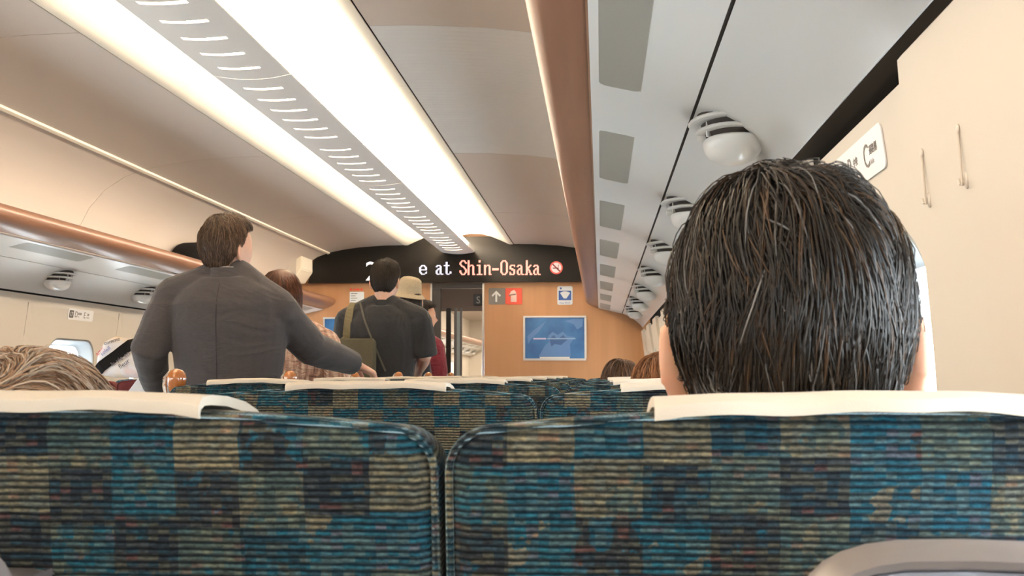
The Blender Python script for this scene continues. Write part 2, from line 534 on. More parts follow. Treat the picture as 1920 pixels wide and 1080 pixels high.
# ------------------------------------------------------------------ light troughs with their tubes
TROUGH = [(0.02, 2.33), (0.10, 2.345), (0.20, 2.340), (0.29, 2.315), (0.36, 2.285), (0.41, 2.262), (0.436, 2.250), (0.468, 2.250)]
tube_m = mat('tube_light', (1, 0.9, 0.75), 0.5, emit=TUBE_COLOR, emit_strength=TUBE_POWER)
for mirror, lab in ((True, 'warm white light trough along the ceiling, next to the tan panels above the black bag'),
                    (False, 'broad warm white light trough along the ceiling, between slotted strip and ribbed ceiling panel')):
    sg = -1 if mirror else 1
    t = thing('light_trough', lab, 'ceiling light', (sg * 0.25, 3.4, 2.25), 'light troughs along the ceiling')
    tj = [Y_REAR, 0.05, 2.11, 4.17, 6.23, 8.29, 9.42]
    for a, b_ in zip(tj[:-1], tj[1:]):
        bm = bmesh.new(); sweep_y(bm, sheet(TROUGH, 0.005), a + 0.001, b_ - 0.001, mirror=mirror)
        for f in bm.faces: f.smooth = abs(f.normal.y) < 0.5
        bm_obj('reflector', bm, 'trough_white', t)
        bm = bmesh.new(); tube(bm, [(sg * 0.075, a + 0.03, 2.262), (sg * 0.075, b_ - 0.03, 2.262)], 0.014, 10)
        bm_obj('light_tube', bm, 'tube_light', t, smooth=True)

# ------------------------------------------------------------------ side walls and windows
WALL = [(1.60, 0.0), (1.60, 1.08), (1.592, 1.25), (1.575, 1.40), (1.562, 1.50)]
def wall_x(z):
    for (x0, z0), (x1, z1) in zip(WALL[:-1], WALL[1:]):
        if z <= z1: return x0 + (x1 - x0) * (z - z0) / (z1 - z0)
    return WALL[-1][0]

def rrect(w, h, r, n=7):
    out = []
    for cx, cz, a0 in ((w - r, h - r, 0), (-w + r, h - r, 90), (-w + r, -h + r, 180), (w - r, -h + r, 270)):
        for k in range(n + 1):
            a = math.radians(a0 + 90 * k / n)
            out.append((cx + r * math.cos(a), cz + r * math.sin(a)))
    return out

def to_rect(p, W, H0, H1):
    u, v = p
    H = H1 if v > 0 else H0
    s = min(W / abs(u) if abs(u) > 1e-9 else 1e9, H / abs(v) if abs(v) > 1e-9 else 1e9)
    return (u * s, v * s)

n_win = 0
def side_wall(name, mirror, first, ys, ye, pilasters, ztop=1.500):
    global n_win
    sg = -1 if mirror else 1
    bm = bmesh.new()
    box(bm, (sg * 1.60 if sg > 0 else -1.66, Y_REAR - 0.1, 0), (1.66 if sg > 0 else -1.60, Y_END, 0.72))
    # dark shadow gap above the wall, behind the rack
    wall = bm_obj(name, bm, 'cream_wall'); tag(wall, kind='structure')
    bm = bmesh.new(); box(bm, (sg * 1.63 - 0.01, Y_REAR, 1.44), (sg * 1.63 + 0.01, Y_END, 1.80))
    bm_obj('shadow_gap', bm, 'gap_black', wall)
    c = first
    while c - P / 2 > ys: c -= P
    cs = []
    while c - P / 2 < ye:
        cs.append(c); c += P
    for c in cs:
        hole = rrect(0.275, 0.255, 0.115)
        zc_ = 1.082
        rings = []
        outer = [to_rect(p, P / 2, zc_ - 0.72, ztop - zc_) for p in hole]
        # exact rectangle corners
        for (su, sv) in ((1, 1), (-1, 1), (-1, -1), (1, -1)):
            tgt = (su * (P / 2), (ztop - zc_) if sv > 0 else -(zc_ - 0.72))
            k = min(range(len(outer)), key=lambda i: (outer[i][0] - tgt[0]) ** 2 + (outer[i][1] - tgt[1]) ** 2)
            outer[k] = tgt
        for t in (0, 0.25, 0.5, 0.75, 1.0):
            rings.append([(c + (a[0] * (1 - t) + b_[0] * t), zc_ + a[1] * (1 - t) + b_[1] * t) for a, b_ in zip(outer, hole)])
        bm = bmesh.new()
        vs = [[bm.verts.new((sg * max(wall_x(z), 1.0), y, z)) for y, z in r] for r in rings]
        vs.append([bm.verts.new((sg * (wall_x(z) + 0.02), c + (y - c) * 0.985, zc_ + (z - zc_) * 0.985)) for y, z in rings[-1]])
        n = len(hole)
        for a, b_ in zip(vs[:-1], vs[1:]):
            for i in range(n):
                bm.faces.new((a[i], a[(i + 1) % n], b_[(i + 1) % n], b_[i]))
        bm_obj('wall_panel', bm, 'cream_wall', wall)
        bm = bmesh.new(); sweep_y(bm, [(wall_x(z) - 0.0006, z) for z in (0.72, 1.08, 1.25, 1.40, 1.5)] + [(wall_x(z) + 0.003, z) for z in (1.5, 1.40, 1.25, 1.08, 0.72)], c - P / 2 - 0.0015, c - P / 2 + 0.0015, mirror=mirror)
        bm_obj('joint_strip', bm, mat('seal_beige', (0.36, 0.31, 0.26), 0.7), wall)
        n_win += 1
        w = thing('window_%d' % n_win, None, None, (sg * 1.61, c, zc_), kind='structure')
        bm = bmesh.new()
        prof = [(0.99, 0.012), (0.965, 0.004), (0.94, 0.012), (0.90, 0.060), (0.86, 0.068), (0.86, 0.10), (1.0, 0.10)]
        vs = [[bm.verts.new((sg * (wall_x(zc_ + v * s) + d), c + u * s, zc_ + v * s)) for u, v in hole] for s, d in prof]
        for a, b_ in zip(vs, vs[1:] + vs[:1]):
            for i in range(n):
                bm.faces.new((a[i], a[(i + 1) % n], b_[(i + 1) % n], b_[i]))
        bm_obj('frame', bm, 'frame_grey', w, smooth=True)
        bm = bmesh.new()
        vs = [bm.verts.new((sg * (wall_x(zc_ + v * 0.87) + 0.078), c + u * 0.87, zc_ + v * 0.87)) for u, v in hole]
        bm.faces.new(vs)
        bm_obj('pane', bm, 'window_glass', w)
        if pilasters:
            y0, y1 = c + 0.302, c + P - 0.322
            bm = bmesh.new()
            zs = [0.70, 1.08, 1.18, 1.28, 1.38, 1.47, 1.512, 1.517]
            pr = [(wall_x(z) - 0.018 + (0.004 if z > 1.514 else 0), z) for z in zs]
            pr = pr + [(wall_x(z) + 0.004, z) for z in zs[::-1]]
            sweep_y(bm, pr, y0, y1, mirror=mirror)
            for f in bm.faces: f.smooth = abs(f.normal.y) < 0.5
            es = [e for e in bm.edges if abs(e.verts[0].co.y - e.verts[1].co.y) < 1e-6 and abs(abs(e.verts[0].co.x) - (wall_x(e.verts[0].co.z) - 0.018)) < 0.006 and abs(abs(e.verts[1].co.x) - (wall_x(e.verts[1].co.z) - 0.018)) < 0.006]
            bmesh.ops.bevel(bm, geom=es, offset=0.006, segments=2, affect='EDGES')
            bm_obj('pilaster_panel', bm, 'cream_wall', wall)
    return wall
side_wall('wall_right', False, 1.63, Y_REAR + P, Y_END - P / 2, True)
side_wall('wall_left', True, 5.735, Y_REAR + P, Y_END - P / 2, False, 1.538)

# ------------------------------------------------------------------ luggage racks
LIP = [(1.092, 1.806), (1.081, 1.792), (1.078, 1.774), (1.084, 1.758), (1.105, 1.741), (1.14, 1.727), (1.180, 1.717), (1.186, 1.724), (1.15, 1.738), (1.12, 1.754), (1.108, 1.775), (1.108, 1.800), (1.101, 1.808)]
under_z = lambda x: 1.712 - (x - 1.166) * 0.2304
REARP = [(1.388, 1.661), (1.42, 1.650), (1.46, 1.628), (1.50, 1.600), (1.535, 1.568), (1.553, 1.546)]

def frame_mat(origin, n):
    n = n.normalized(); y = Vector((0, 1, 0)); x = y.cross(n).normalized()
    M = Matrix((x, y, n)).transposed().to_4x4(); M.translation = origin
    return M

def disc_stack(bm, rings, seg=20, ex=1.0):
    """rings of (radius, height, y shift) lofted round the local z axis"""
    rr = [[Vector((r * math.cos(2 * math.pi * k / seg) * ex, r * math.sin(2 * math.pi * k / seg) + s, h)) for k in range(seg)] for r, h, s in rings]
    return ring_loft(bm, rr)

def vent_meshes(sg):
    """horizontal louver discs and a bowl half buried in the sloping underside; origin on the slope"""
    out = []
    dn = lambda rings: [(r, h, s) for r, h, s in rings]
    def stack(rings, seg=28):
        bm = bmesh.new()
        rr = [[Vector((sg * s + r * math.cos(2 * math.pi * k / seg), r * 1.45 * math.sin(2 * math.pi * k / seg), h)) for k in range(seg)] for r, h, s in rings]
        return ring_loft(bm, rr)
    out.append(('throat', stack([(0.060, 0.03, 0.004), (0.060, 0.018, 0.006), (0.050, -0.03, 0.016)]), 'dark_gap'))
    for r, z, s in ((0.073, 0.008, 0.0), (0.066, -0.011, 0.007)):
        out.append(('louver', stack([(r - 0.012, z + 0.006, s), (r - 0.002, z + 0.003, s), (r, z, s), (r - 0.003, z - 0.003, s), (r - 0.012, z - 0.004, s)]), 'rack_white'))
    R = 0.058
    out.append(('bowl', stack([(R - 0.014, -0.024, 0.014), (R - 0.002, -0.026, 0.014), (R, -0.029, 0.014)] + [(R * math.cos(a) ** 0.8, -0.031 - 0.042 * math.sin(a), 0.014) for a in (0.15, 0.4, 0.65, 0.9, 1.15, 1.35)]), 'rack_white'))
    for k in range(9):
        a = 2 * math.pi * (k + 0.5) / 9
        bm = bmesh.new(); box(bm, (0.044, -0.0012, -0.026), (0.064, 0.0012, 0.016)); bmesh.ops.rotate(bm, cent=(0, 0, 0), matrix=Matrix.Rotation(a, 3, 'Z'), verts=bm.verts[:])
        bmesh.ops.translate(bm, verts=bm.verts[:], vec=(sg * 0.008, 0, 0))
        out.append(('fin', bm, 'rack_white'))
    return out

def build_rack(mirror, y0, y1, pane0, vent0, label, group='luggage racks', detail=True):
    sg = -1 if mirror else 1
    r = thing('luggage_rack', label, 'luggage rack', (sg * 1.3, (y0 + y1) / 2, 1.70), group)
    bm = bmesh.new(); sweep_y(bm, LIP, y0, y1, mirror=mirror)
    for f in bm.faces: f.smooth = abs(f.normal.y) < 0.5
    bm_obj('wood_lip', bm, 'wood_lip', r)
    panes = []
    k = math.floor((y0 - pane0) / P) + 1
    while pane0 + P * k + 0.62 < y1 - 0.02:
        panes.append((pane0 + P * k, pane0 + P * k + 0.62)); k += 1
    ys = [y0]
    for a, b_ in panes: ys += [a, b_]
    ys.append(y1)
    xs = [1.184, 1.203, 1.222, 1.258, 1.280, 1.382]
    bm = bmesh.new()
    g = [[bm.verts.new((sg * x, y, under_z(x))) for x in xs] for y in ys]
    for j in range(len(ys) - 1):
        for i in range(len(xs) - 1):
            if j % 2 == 1 and 1 <= i <= 3: continue
            bm.faces.new((g[j][i], g[j][i + 1], g[j + 1][i + 1], g[j + 1][i]))
    bmesh.ops.recalc_face_normals(bm, faces=bm.faces[:])
    if bm.faces[0].normal.z < 0: bmesh.ops.reverse_faces(bm, faces=bm.faces[:])
    bmesh.ops.solidify(bm, geom=bm.faces[:], thickness=-0.008)
    bm_obj('underside_panel', bm, 'rack_white', r)
    bm = bmesh.new(); sweep_y(bm, [(1.20, 1.735), (1.48, 1.735), (1.48, 1.745), (1.20, 1.745)], y0, y1, mirror=mirror)
    bm = bmesh.new(); sweep_y(bm, sheet([(1.379, 1.668), (1.391, 1.665)], 0.01), y0, y1, mirror=mirror)
    bm_obj('dark_groove', bm, 'dark_gap', r)
    bm = bmesh.new(); sweep_y(bm, sheet(REARP, 0.008), y0, y1, mirror=mirror)
    for f in bm.faces: f.smooth = abs(f.normal.y) < 0.5
    bm_obj('underside_panel', bm, 'rack_white', r)
    pm = None
    for a, b_ in panes:
        o_ = Vector((sg * 1.24, (a + b_) / 2, under_z(1.24)))
        bm = bmesh.new()
        out = rrect(0.0405, 0.31, 0.014, 4)
        tops = []
        for (dz, s) in ((-0.001, 0.96), (0.0005, 1.0), (0.006, 1.0)):
            tops.append([Vector((sg * (1.24 + u * s), o_.y + v * (1 - (1 - s) * 0.13) + (0.006 * (1 - (u / 0.04) ** 2)) * (-1 if v < 0 else 1) * (1 if abs(v) > 0.29 else 0), under_z(1.24 + u * s) + dz)) for u, v in out])
        ring_loft(bm, tops)
        bm_obj('frosted_pane', bm, 'frosted_panel', r)
    if not detail: return r
    k = math.floor((y0 - vent0) / P) + 1
    proto = None
    while vent0 + P * k < y1 - 0.1:
        c = Vector((sg * 1.448, vent0 + P * k, 1.634))
        if proto is None:
            base = root_loc(r)
            v = bpy.data.objects.new('air_vent', None); col.objects.link(v); v.parent = r
            v.location = c - base; v.empty_display_size = 0.05
            for nm, bm, mm in vent_meshes(sg):
                bm_obj(nm, bm, mm, v, smooth=(nm in ('bowl', 'throat')), local=True)
            proto = v
        else:
            v = copy_tree(proto, r); v.location = c - root_loc(r)
        k += 1
    return r
RACK_R = build_rack(False, Y_REAR, 9.495, 1.49, 2.20, 'luggage rack with wood lip above the seat of the black-haired man')
RACK_L = build_rack(True, Y_REAR, 9.495, 4.51, 5.30, 'luggage rack with wood lip carrying the black bag')

# ------------------------------------------------------------------ end wall, doorway, vestibule
bm = bmesh.new()
box(bm, (-1.66, Y_END, 0), (-0.238, Y_END + 0.05, 2.5)); box(bm, (0.206, Y_END, 0), (1.66, Y_END + 0.05, 2.5)); box(bm, (-0.238, Y_END, 1.93), (0.206, Y_END + 0.05, 2.5))
wf = bm_obj('wall_front', bm, 'wood_wall'); tag(wf, kind='structure')
bm = bmesh.new(); box(bm, (-1.66, Y_REAR - 0.15, 0), (1.66, Y_REAR - 0.1, 2.5)); tag(bm_obj('wall_rear', bm, 'cream_wall'), kind='structure')
d = thing('door_1', None, None, (0, Y_END, 0), kind='structure')
bm = bmesh.new(); box(bm, (-0.252, Y_END - 0.012, 0), (-0.234, Y_END + 0.06, 1.93), 0.003); bm_obj('jamb', bm, 'steel', d)
bm = bmesh.new(); box(bm, (0.196, Y_END - 0.012, 0), (0.216, Y_END + 0.06, 1.93), 0.003); bm_obj('jamb', bm, 'steel', d)
bm = bmesh.new(); box(bm, (-0.234, Y_END, 1.885), (0.196, Y_END + 0.06, 1.93)); bm_obj('door_head', bm, 'dark_metal', d)
bm = bmesh.new(); box(bm, (-0.234, Y_END + 0.02, 0), (-0.165, Y_END + 0.05, 1.885)); bm_obj('leaf_edge', bm, 'dark_metal', d)
# vestibule behind the doorway and the next car
mat('vestibule', (0.34, 0.27, 0.23), 0.5); mat('vestibule_grey', (0.33, 0.32, 0.31), 0.5)
bm = bmesh.new(); box(bm, (-1.4, 9.55, 0), (-1.36, 12.4, 2.3)); tag(bm_obj('wall_vestibule_left', bm, 'vestibule_grey'), kind='structure')
bm = bmesh.new(); box(bm, (0.9, 9.55, 0), (0.94, 12.4, 2.3)); tag(bm_obj('wall_vestibule_right', bm, 'vestibule_grey'), kind='structure')
bm = bmesh.new(); box(bm, (-1.66, 9.62, 2.2), (1.66, 12.5, 2.24)); tag(bm_obj('ceiling_vestibule', bm, 'vestibule'), kind='structure')
vw = bm_obj('wall_vestibule_front', box(box(box(bmesh.new(), (-1.66, 12.4, 0), (-0.72, 12.46, 2.5)), (0.3, 12.4, 0), (1.66, 12.46, 2.5)), (-0.72, 12.4, 1.855), (0.3, 12.46, 2.5)), 'vestibule'); tag(vw, kind='structure')
d2 = thing('door_2', None, None, (-0.3, 12.35, 0), kind='structure')
def px_box(px0, px1, y, z0, z1, th, bev=0.0):
    a = at(px0, 690, y); b_ = at(px1, 690, y)
    return box(bmesh.new(), (a.x, y, z0), (b_.x, y + th, z1), bev)
bm_obj('jamb', px_box(812, 826, 12.2, 0, 1.9, 0.05), 'dark_metal', d2)
bm_obj('stile', px_box(836, 845, 12.25, 0, 1.88, 0.04), 'dark_metal', d2)
bm_obj('stile', px_box(851, 856, 12.25, 0, 1.88, 0.04), 'vestibule_grey', d2)
bm_obj('stile', px_box(862, 866, 12.25, 0, 1.88, 0.04), 'vestibule_grey', d2)
bm_obj('glazing', px_box(856, 862, 12.26, 0.9, 1.84, 0.01), mat('milk_glass', (0.80, 0.93, 0.93), 0.6), d2)
bm_obj('handle', px_box(832, 834, 12.1, 0.98, 1.12, 0.03, 0.01), mat('blue_paint', (0.05, 0.15, 0.5), 0.3), d2)
# sign over the far doorway
s = thing('seat_sign', 'small dark square sign with a white letter above the far doorway', 'sign', at(896, 562, 12.39))
c = at(896, 562, 12.38); bm = bmesh.new(); box(bm, (c.x - 0.045, 12.375, c.z - 0.06), (c.x + 0.045, 12.398, c.z + 0.06), 0.004); bm_obj('plate', bm, mat('sign_navy', (0.02, 0.03, 0.045), 0.4), s)
text_part('letter', 'S', 0.11, 'white_paint', s, (c.x - 0.02, 12.373, c.z - 0.04), (1, 0, 0), (0, 0, 1))
# next car: wall, rack, ceiling, lights, seat tops
bm = bmesh.new(); box(bm, (-1.66, 12.5, 0), (-1.6, 24, 2.4)); 
wl2 = bm_obj('wall_far_left', bm, 'cream_wall'); tag(wl2, kind='structure')
bm = bmesh.new(); box(bm, (1.6, 12.5, 0), (1.66, 24, 2.4)); tag(bm_obj('wall_far_right', bm, 'cream_wall'), kind='structure')
bm = bmesh.new(); box(bm, (-1.66, 23.9, 0), (1.66, 24, 2.4)); tag(bm_obj('wall_far_end', bm, 'cream_wall'), kind='structure')
bm = bmesh.new(); box(bm, (-1.66, 12.5, 2.3), (1.66, 24, 2.34)); tag(bm_obj('ceiling_far', bm, 'ceiling_white'), kind='structure')
build_rack(True, 12.5, 23.9, 12.6, 13.0, 'luggage rack seen through the open doorway in the next car')
t = thing('ceiling_lamp', 'long ceiling lamp of the next car beyond the doorway', 'ceiling light', (0, 18, 2.28))
bm = bmesh.new(); box(bm, (-0.2, 13, 2.26), (0.2, 23.5, 2.3), 0.01); bm_obj('diffuser', bm, mat('far_light', (1, 1, 1), 0.5, emit=(1, 0.88, 0.72), emit_strength=24.0), t)
t = thing('vestibule_lamp', 'round ceiling lamp in the passage behind the doorway', 'ceiling light', (-0.3, 11, 2.19))
bm = bmesh.new(); disc_stack(bm, [(0.09, 0, 0), (0.1, -0.012, 0), (0.08, -0.03, 0)])
bmesh.ops.translate(bm, verts=bm.verts[:], vec=(-0.3, 11, 2.2)); bm_obj('diffuser', bm, mat('vest_light', (1, 1, 1), 0.5, emit=(1, 0.9, 0.78), emit_strength=70.0), t)
for k in range(9):
    bm = bmesh.new(); pr = [(-1.598, 0.85), (-1.594, 0.85), (-1.594, 1.40), (-1.598, 1.40)]
    y = 13.2 + 1.1 * k
    n_win += 1
    w = thing('window_%d' % n_win, None, None, (-1.6, y, 1.12), kind='structure')
    bm_obj('frame', box(bmesh.new(), (-1.602, y - 0.33, 0.82), (-1.592, y + 0.33, 1.43), 0.004), 'frame_grey', w)
    bm_obj('pane', box(bmesh.new(), (-1.592, y - 0.27, 0.88), (-1.589, y + 0.27, 1.37), 0.001), mat('daylight_pane', (0.9, 0.95, 1), 0.2, emit=(0.9, 0.96, 1), emit_strength=1.6), w)

# ------------------------------------------------------------------ information board above the doorway
bd = thing('information_board', 'wide black display board with lit lettering above the doorway', 'display', (0, 9.42, 1.928))
bm = bmesh.new()
pts = [(-1.30, 1.932), (1.30, 1.932), (1.40, 2.0), (1.28, 2.13), (1.1, 2.205), (0.8, 2.244), (0.47, 2.256), (0.30, 2.32), (-0.30, 2.32), (-0.47, 2.256), (-0.8, 2.244), (-1.1, 2.205), (-1.24, 2.155)]
fr = [bm.verts.new((x, 9.42, z)) for x, z in pts]; bk = [bm.verts.new((x, 9.499, z)) for x, z in pts]
bm.faces.new(fr); bm.faces.new(bk[::-1])
for i in range(len(pts)):
    bm.faces.new((fr[i], fr[(i + 1) % len(pts)], bk[(i + 1) % len(pts)], bk[i]))
bm_obj('panel', bm, 'black_board', bd)
GL = {
 'S': ["..####..", ".##..##.", "##....##", "##......", ".##.....", "..###...", "....##..", ".....##.", "......##", "##....##", "##....##", ".##..##.", "..####.."],
 'h': ["##......", "##......", "##......", "##......", "##.###..", "###..##.", "##...##.", "##...##.", "##...##.", "##...##.", "##...##.", "##...##.", "##...###"],
 'i': ["...##...", "...##...", "........", "........", ".####...", "...##...", "...##...", "...##...", "...##...", "...##...", "...##...", "...##...", ".######."],
 'n': ["........", "........", "........", "........", "##.###..", "###..##.", "##...##.", "##...##.", "##...##.", "##...##.", "##...##.", "##...##.", "##...###"],
 '-': ["........"] * 7 + ["#######.", "#######."] + ["........"] * 4,
 'O': ["..####..", ".##..##.", "##....##", "##....##", "##....##", "##....##", "##....##", "##....##", "##....##", "##....##", "##....##", ".##..##.", "..####.."],
 's': ["........", "........", "........", "........", "..#####.", ".##...#.", ".##.....", ".####...", "...####.", ".....##.", ".#...##.", ".##..##.", ".#####.."],
 'a': ["........", "........", "........", "........", ".####...", "##..##..", "....##..", "..####..", ".##.##..", "##..##..", "##..##..", "##..##..", ".###.###"],
 'k': [".##.....", ".##.....", ".##.....", ".##.....", ".##..##.", ".##.##..", ".####...", ".###....", ".####...", ".##.##..", ".##.##..", ".##..##.", "###..###"],
 'e': ["........", "........", "........", "........", "..####..", ".##..##.", "##....##", "##....##", "########", "##......", "##.....#", ".##...##", "..####.."],
 't': ["........", "..##....", "..##....", "..##....", "######..", "..##....", "..##....", "..##....", "..##....", "..##....", "..##..##", "..##..##", "...###.."],
}
def led(ch, px, py0, py1, wpx, m_, name='letter'):
    rows = GL[ch]; bm = bmesh.new()
    a = at(px, py0, 9.418); b_ = at(px + wpx, py1, 9.418)
    cw = (b_.x - a.x) / 8; chh = (a.z - b_.z) / len(rows)
    for j, row in enumerate(rows):
        i = 0
        while i < 8:
            if row[i] == '#':
                k = i
                while k < 8 and row[k] == '#': k += 1
                z1 = a.z - j * chh
                x0, x1 = a.x + i * cw, a.x + k * cw
                y = 9.418
                v = [bm.verts.new(p) for p in ((x0, y, z1 - chh), (x1, y, z1 - chh), (x1, y, z1), (x0, y, z1))]
                bm.faces.new(v); i = k
            else: i += 1
    bmesh.ops.remove_doubles(bm, verts=bm.verts[:], dist=1e-5)
    return bm_obj(name, bm, m_, bd)
mat('led_red', (0.1, 0.05, 0.05), 0.5, emit=(1.0, 0.33, 0.24), emit_strength=2.0)
mat('led_white', (0.1, 0.1, 0.1), 0.5, emit=(0.85, 0.80, 1.0), emit_strength=1.25)
mat('led_warm', (0.1, 0.1, 0.1), 0.5, emit=(1.0, 0.93, 0.88), emit_strength=1.2)
for ch, px in (('e', 786), ('a', 817), ('t', 832)):
    led(ch, px, 489, 515, 14.5, 'led_white')
for k, ch in enumerate('Shin-Osaka'):
    led(ch, 861.5 + 15.35 * k, 488, 515.5, 14.0, 'led_red')
c = at(684, 526, 9.4175)
text_part('numeral', '2', 0.235, 'led_warm', bd, (c.x, 9.4175, c.z), (1, 0, 0), (0, 0, 1))
# no smoking sign
c = at(1043, 502, 9.417)
def disc(bm, c, r0, r1, y, n=28):
    a = [bm.verts.new((c.x + r1 * math.cos(2 * math.pi * k / n), y, c.z + r1 * math.sin(2 * math.pi * k / n))) for k in range(n)]
    if r0 <= 0: bm.faces.new(a); return
    b_ = [bm.verts.new((c.x + r0 * math.cos(2 * math.pi * k / n), y, c.z + r0 * math.sin(2 * math.pi * k / n))) for k in range(n)]
    for k in range(n): bm.faces.new((a[k], a[(k + 1) % n], b_[(k + 1) % n], b_[k]))
def quad(bm, pts): bm.faces.new([bm.verts.new(p) for p in pts])
bm = bmesh.new(); disc(bm, c, 0, 0.043, 9.417); bm_obj('no_smoking_disc', bm, mat('led_pink', (0.1, 0.1, 0.1), 0.5, emit=(1.0, 0.62, 0.54), emit_strength=0.95), bd)
bm = bmesh.new(); disc(bm, c, 0.043, 0.055, 9.416)
bm_obj('no_smoking_ring', bm, mat('led_ring', (0.2, 0.02, 0.02), 0.5, emit=(1.0, 0.16, 0.1), emit_strength=0.6), bd)
bm = bmesh.new()
q = 0.031; quad(bm, [(c.x - q - 0.004, 9.4155, c.z + q - 0.004), (c.x - q + 0.004, 9.4155, c.z + q + 0.004), (c.x + q + 0.004, 9.4155, c.z - q + 0.004), (c.x + q - 0.004, 9.4155, c.z - q - 0.004)])
quad(bm, [(c.x - 0.03, 9.4157, c.z - 0.008), (c.x + 0.022, 9.4157, c.z - 0.008), (c.x + 0.022, 9.4157, c.z + 0.002), (c.x - 0.03, 9.4157, c.z + 0.002)])
quad(bm, [(c.x + 0.012, 9.4157, c.z + 0.006), (c.x + 0.018, 9.4157, c.z + 0.006), (c.x + 0.026, 9.4157, c.z + 0.026), (c.x + 0.020, 9.4157, c.z + 0.026)])
bm_obj('cigarette_mark', bm, mat('led_dark', (0.15, 0.02, 0.015), 0.6), bd)

# ------------------------------------------------------------------ cream box at the end of the rack
cb = thing('equipment_box', 'cream box with chamfered underside at the far end of the rack', 'box', (-1.33, 9.2, 1.93))
bm = bmesh.new(); fr = []
pts = [(-1.40, 2.155), (-1.262, 2.135), (-1.258, 2.02), (-1.325, 1.925), (-1.40, 1.925)]
ring_loft(bm, [[Vector((x, y, z)) for x, z in pts] for y in (9.05, 9.415)])
bmesh.ops.bevel(bm, geom=bm.edges[:], offset=0.006, segments=2, affect='EDGES'); bm_obj('shell', bm, 'cream_trim', cb)
bm = bmesh.new(); box(bm, (-1.385, 9.045, 1.96), (-1.30, 9.05, 2.12), 0.002); bm_obj('cover_plate', bm, 'cream_wall', cb)

# ------------------------------------------------------------------ signs and posters on the end wall
def plate(name, px0, py0, px1, py1, m_, parent, y=Y_END - 0.004, th=0.004, r=0.012):
    a = at(px0, py1, y); b_ = at(px1, py0, y)
    w, h = (b_.x - a.x) / 2, (b_.z - a.z) / 2; cx, cz = (a.x + b_.x) / 2, (a.z + b_.z) / 2
    o = rrect(w, h, min(r, w * .9, h * .9), 4) if r > 0 else [(w, h), (-w, h), (-w, -h), (w, -h)]
    bm = bmesh.new(); ring_loft(bm, [[Vector((cx + u, y, cz + v)) for u, v in o], [Vector((cx + u, y + th, cz + v)) for u, v in o]])
    return bm_obj(name, bm, m_, parent)
def poly(name, pxs, m_, parent, y):
    bm = bmesh.new(); bm.faces.new([bm.verts.new(at(px, py, y)) for px, py in pxs])
    return bm_obj(name, bm, m_, parent)
Y1, Y2, Y3 = Y_END - 0.0045, Y_END - 0.0055, Y_END - 0.0065
mat('sign_grey', (0.17, 0.155, 0.14), 0.5); mat('sign_red', (0.75, 0.09, 0.05), 0.5); mat('sign_white', (0.86, 0.85, 0.80), 0.5)
mat('sign_blue', (0.03, 0.10, 0.36), 0.5); mat('sign_pale', (0.76, 0.79, 0.80), 0.5); mat('sign_black', (0.03, 0.03, 0.03), 0.5); mat('sign_pinkwhite', (0.9, 0.62, 0.52), 0.5)
s = thing('extinguisher_sign', 'grey and red sign with white arrow and fire extinguisher beside the doorway', 'sign', at(947, 572, Y_END))
plate('arrow_plate', 916, 540, 947.5, 571, 'sign_grey', s); plate('red_plate', 947.5, 540, 979, 571, 'sign_red', s)
poly('arrow', [(930.5, 545), (939.5, 554), (937, 556.5), (932.3, 551.5), (932.3, 566), (928.7, 566), (928.7, 551.5), (924, 556.5), (921.5, 554)], 'sign_white', s, Y1)
poly('extinguisher_mark', [(958, 546), (964, 543.5), (967, 547), (968.5, 552), (968.5, 566), (957.5, 566), (957.5, 552), (959.5, 549), (955, 556), (953.5, 555.5)], 'sign_pinkwhite', s, Y1)
s = thing('wireless_sign', 'white card sign with blue square and signal fan above the blue poster', 'sign', at(1059, 572, Y_END))
plate('card', 1045, 536.5, 1073.5, 571.5, 'sign_pale', s, r=0.014)
plate('blue_square', 1047.5, 545, 1071, 563, 'sign_blue', s, y=Y1, th=0.0004, r=0)
poly('signal_fan', [(1050, 549), (1055, 546.8), (1059.5, 546.2), (1064, 546.8), (1069, 549), (1066.5, 552), (1059.7, 561)][:5] + [(1064.5, 556.0), (1062, 559.5), (1057, 559.5), (1054.5, 556.0)], 'sign_pale', s, Y2)
plate('emblem', 1050, 539, 1053, 542.5, 'sign_blue', s, y=Y1, th=0.0004, r=0.002)
c = at(1049, 569.5, Y2); text_part('lettering', 'Free Wi-Fi', 0.021, 'sign_blue', s, c, (1, 0, 0), (0, 0, 1), extrude=0.0002)

s = thing('framed_poster', 'blue poster in silver frame on the wood wall under the signal sign', 'poster', at(1040, 676, Y_END))
for q in ((981, 592, 1099, 595.5), (981, 672, 1099, 676), (981, 595.5, 984.5, 672), (1096, 595.5, 1099.5, 672)):
    plate('frame_rail', *q, mat('silver_frame', (0.78, 0.78, 0.78), 0.35, 0.6), s, y=Y_END - 0.015, th=0.015, r=0)
m = bpy.data.materials.new('poster_blue'); nt = nt_of(m); b = nt.nodes['Principled BSDF']
tc = nt.nodes.new('ShaderNodeTexCoord'); n = nt.nodes.new('ShaderNodeTexNoise'); n.inputs['Scale'].default_value = 6; n.inputs['Detail'].default_value = 6
nt.links.new(tc.outputs['Object'], n.inputs['Vector'])
nt.links.new(ramp(nt, n.outputs['Fac'], [(0.35, (0.022, 0.10, 0.28)), (0.7, (0.05, 0.19, 0.44))], constant=False), b.inputs['Base Color']); b.inputs['Roughness'].default_value = 0.3
MATS['poster_blue'] = m
plate('print', 984.5, 595.5, 1096, 672, 'poster_blue', s, y=Y_END - 0.006, th=0.004, r=0)
yA, yB = Y_END - 0.0065, Y_END - 0.0072
mat('poster_light', (0.16, 0.30, 0.55), 0.3); mat('poster_mid', (0.10, 0.22, 0.47), 0.3); mat('poster_dark', (0.035, 0.10, 0.26), 0.3)
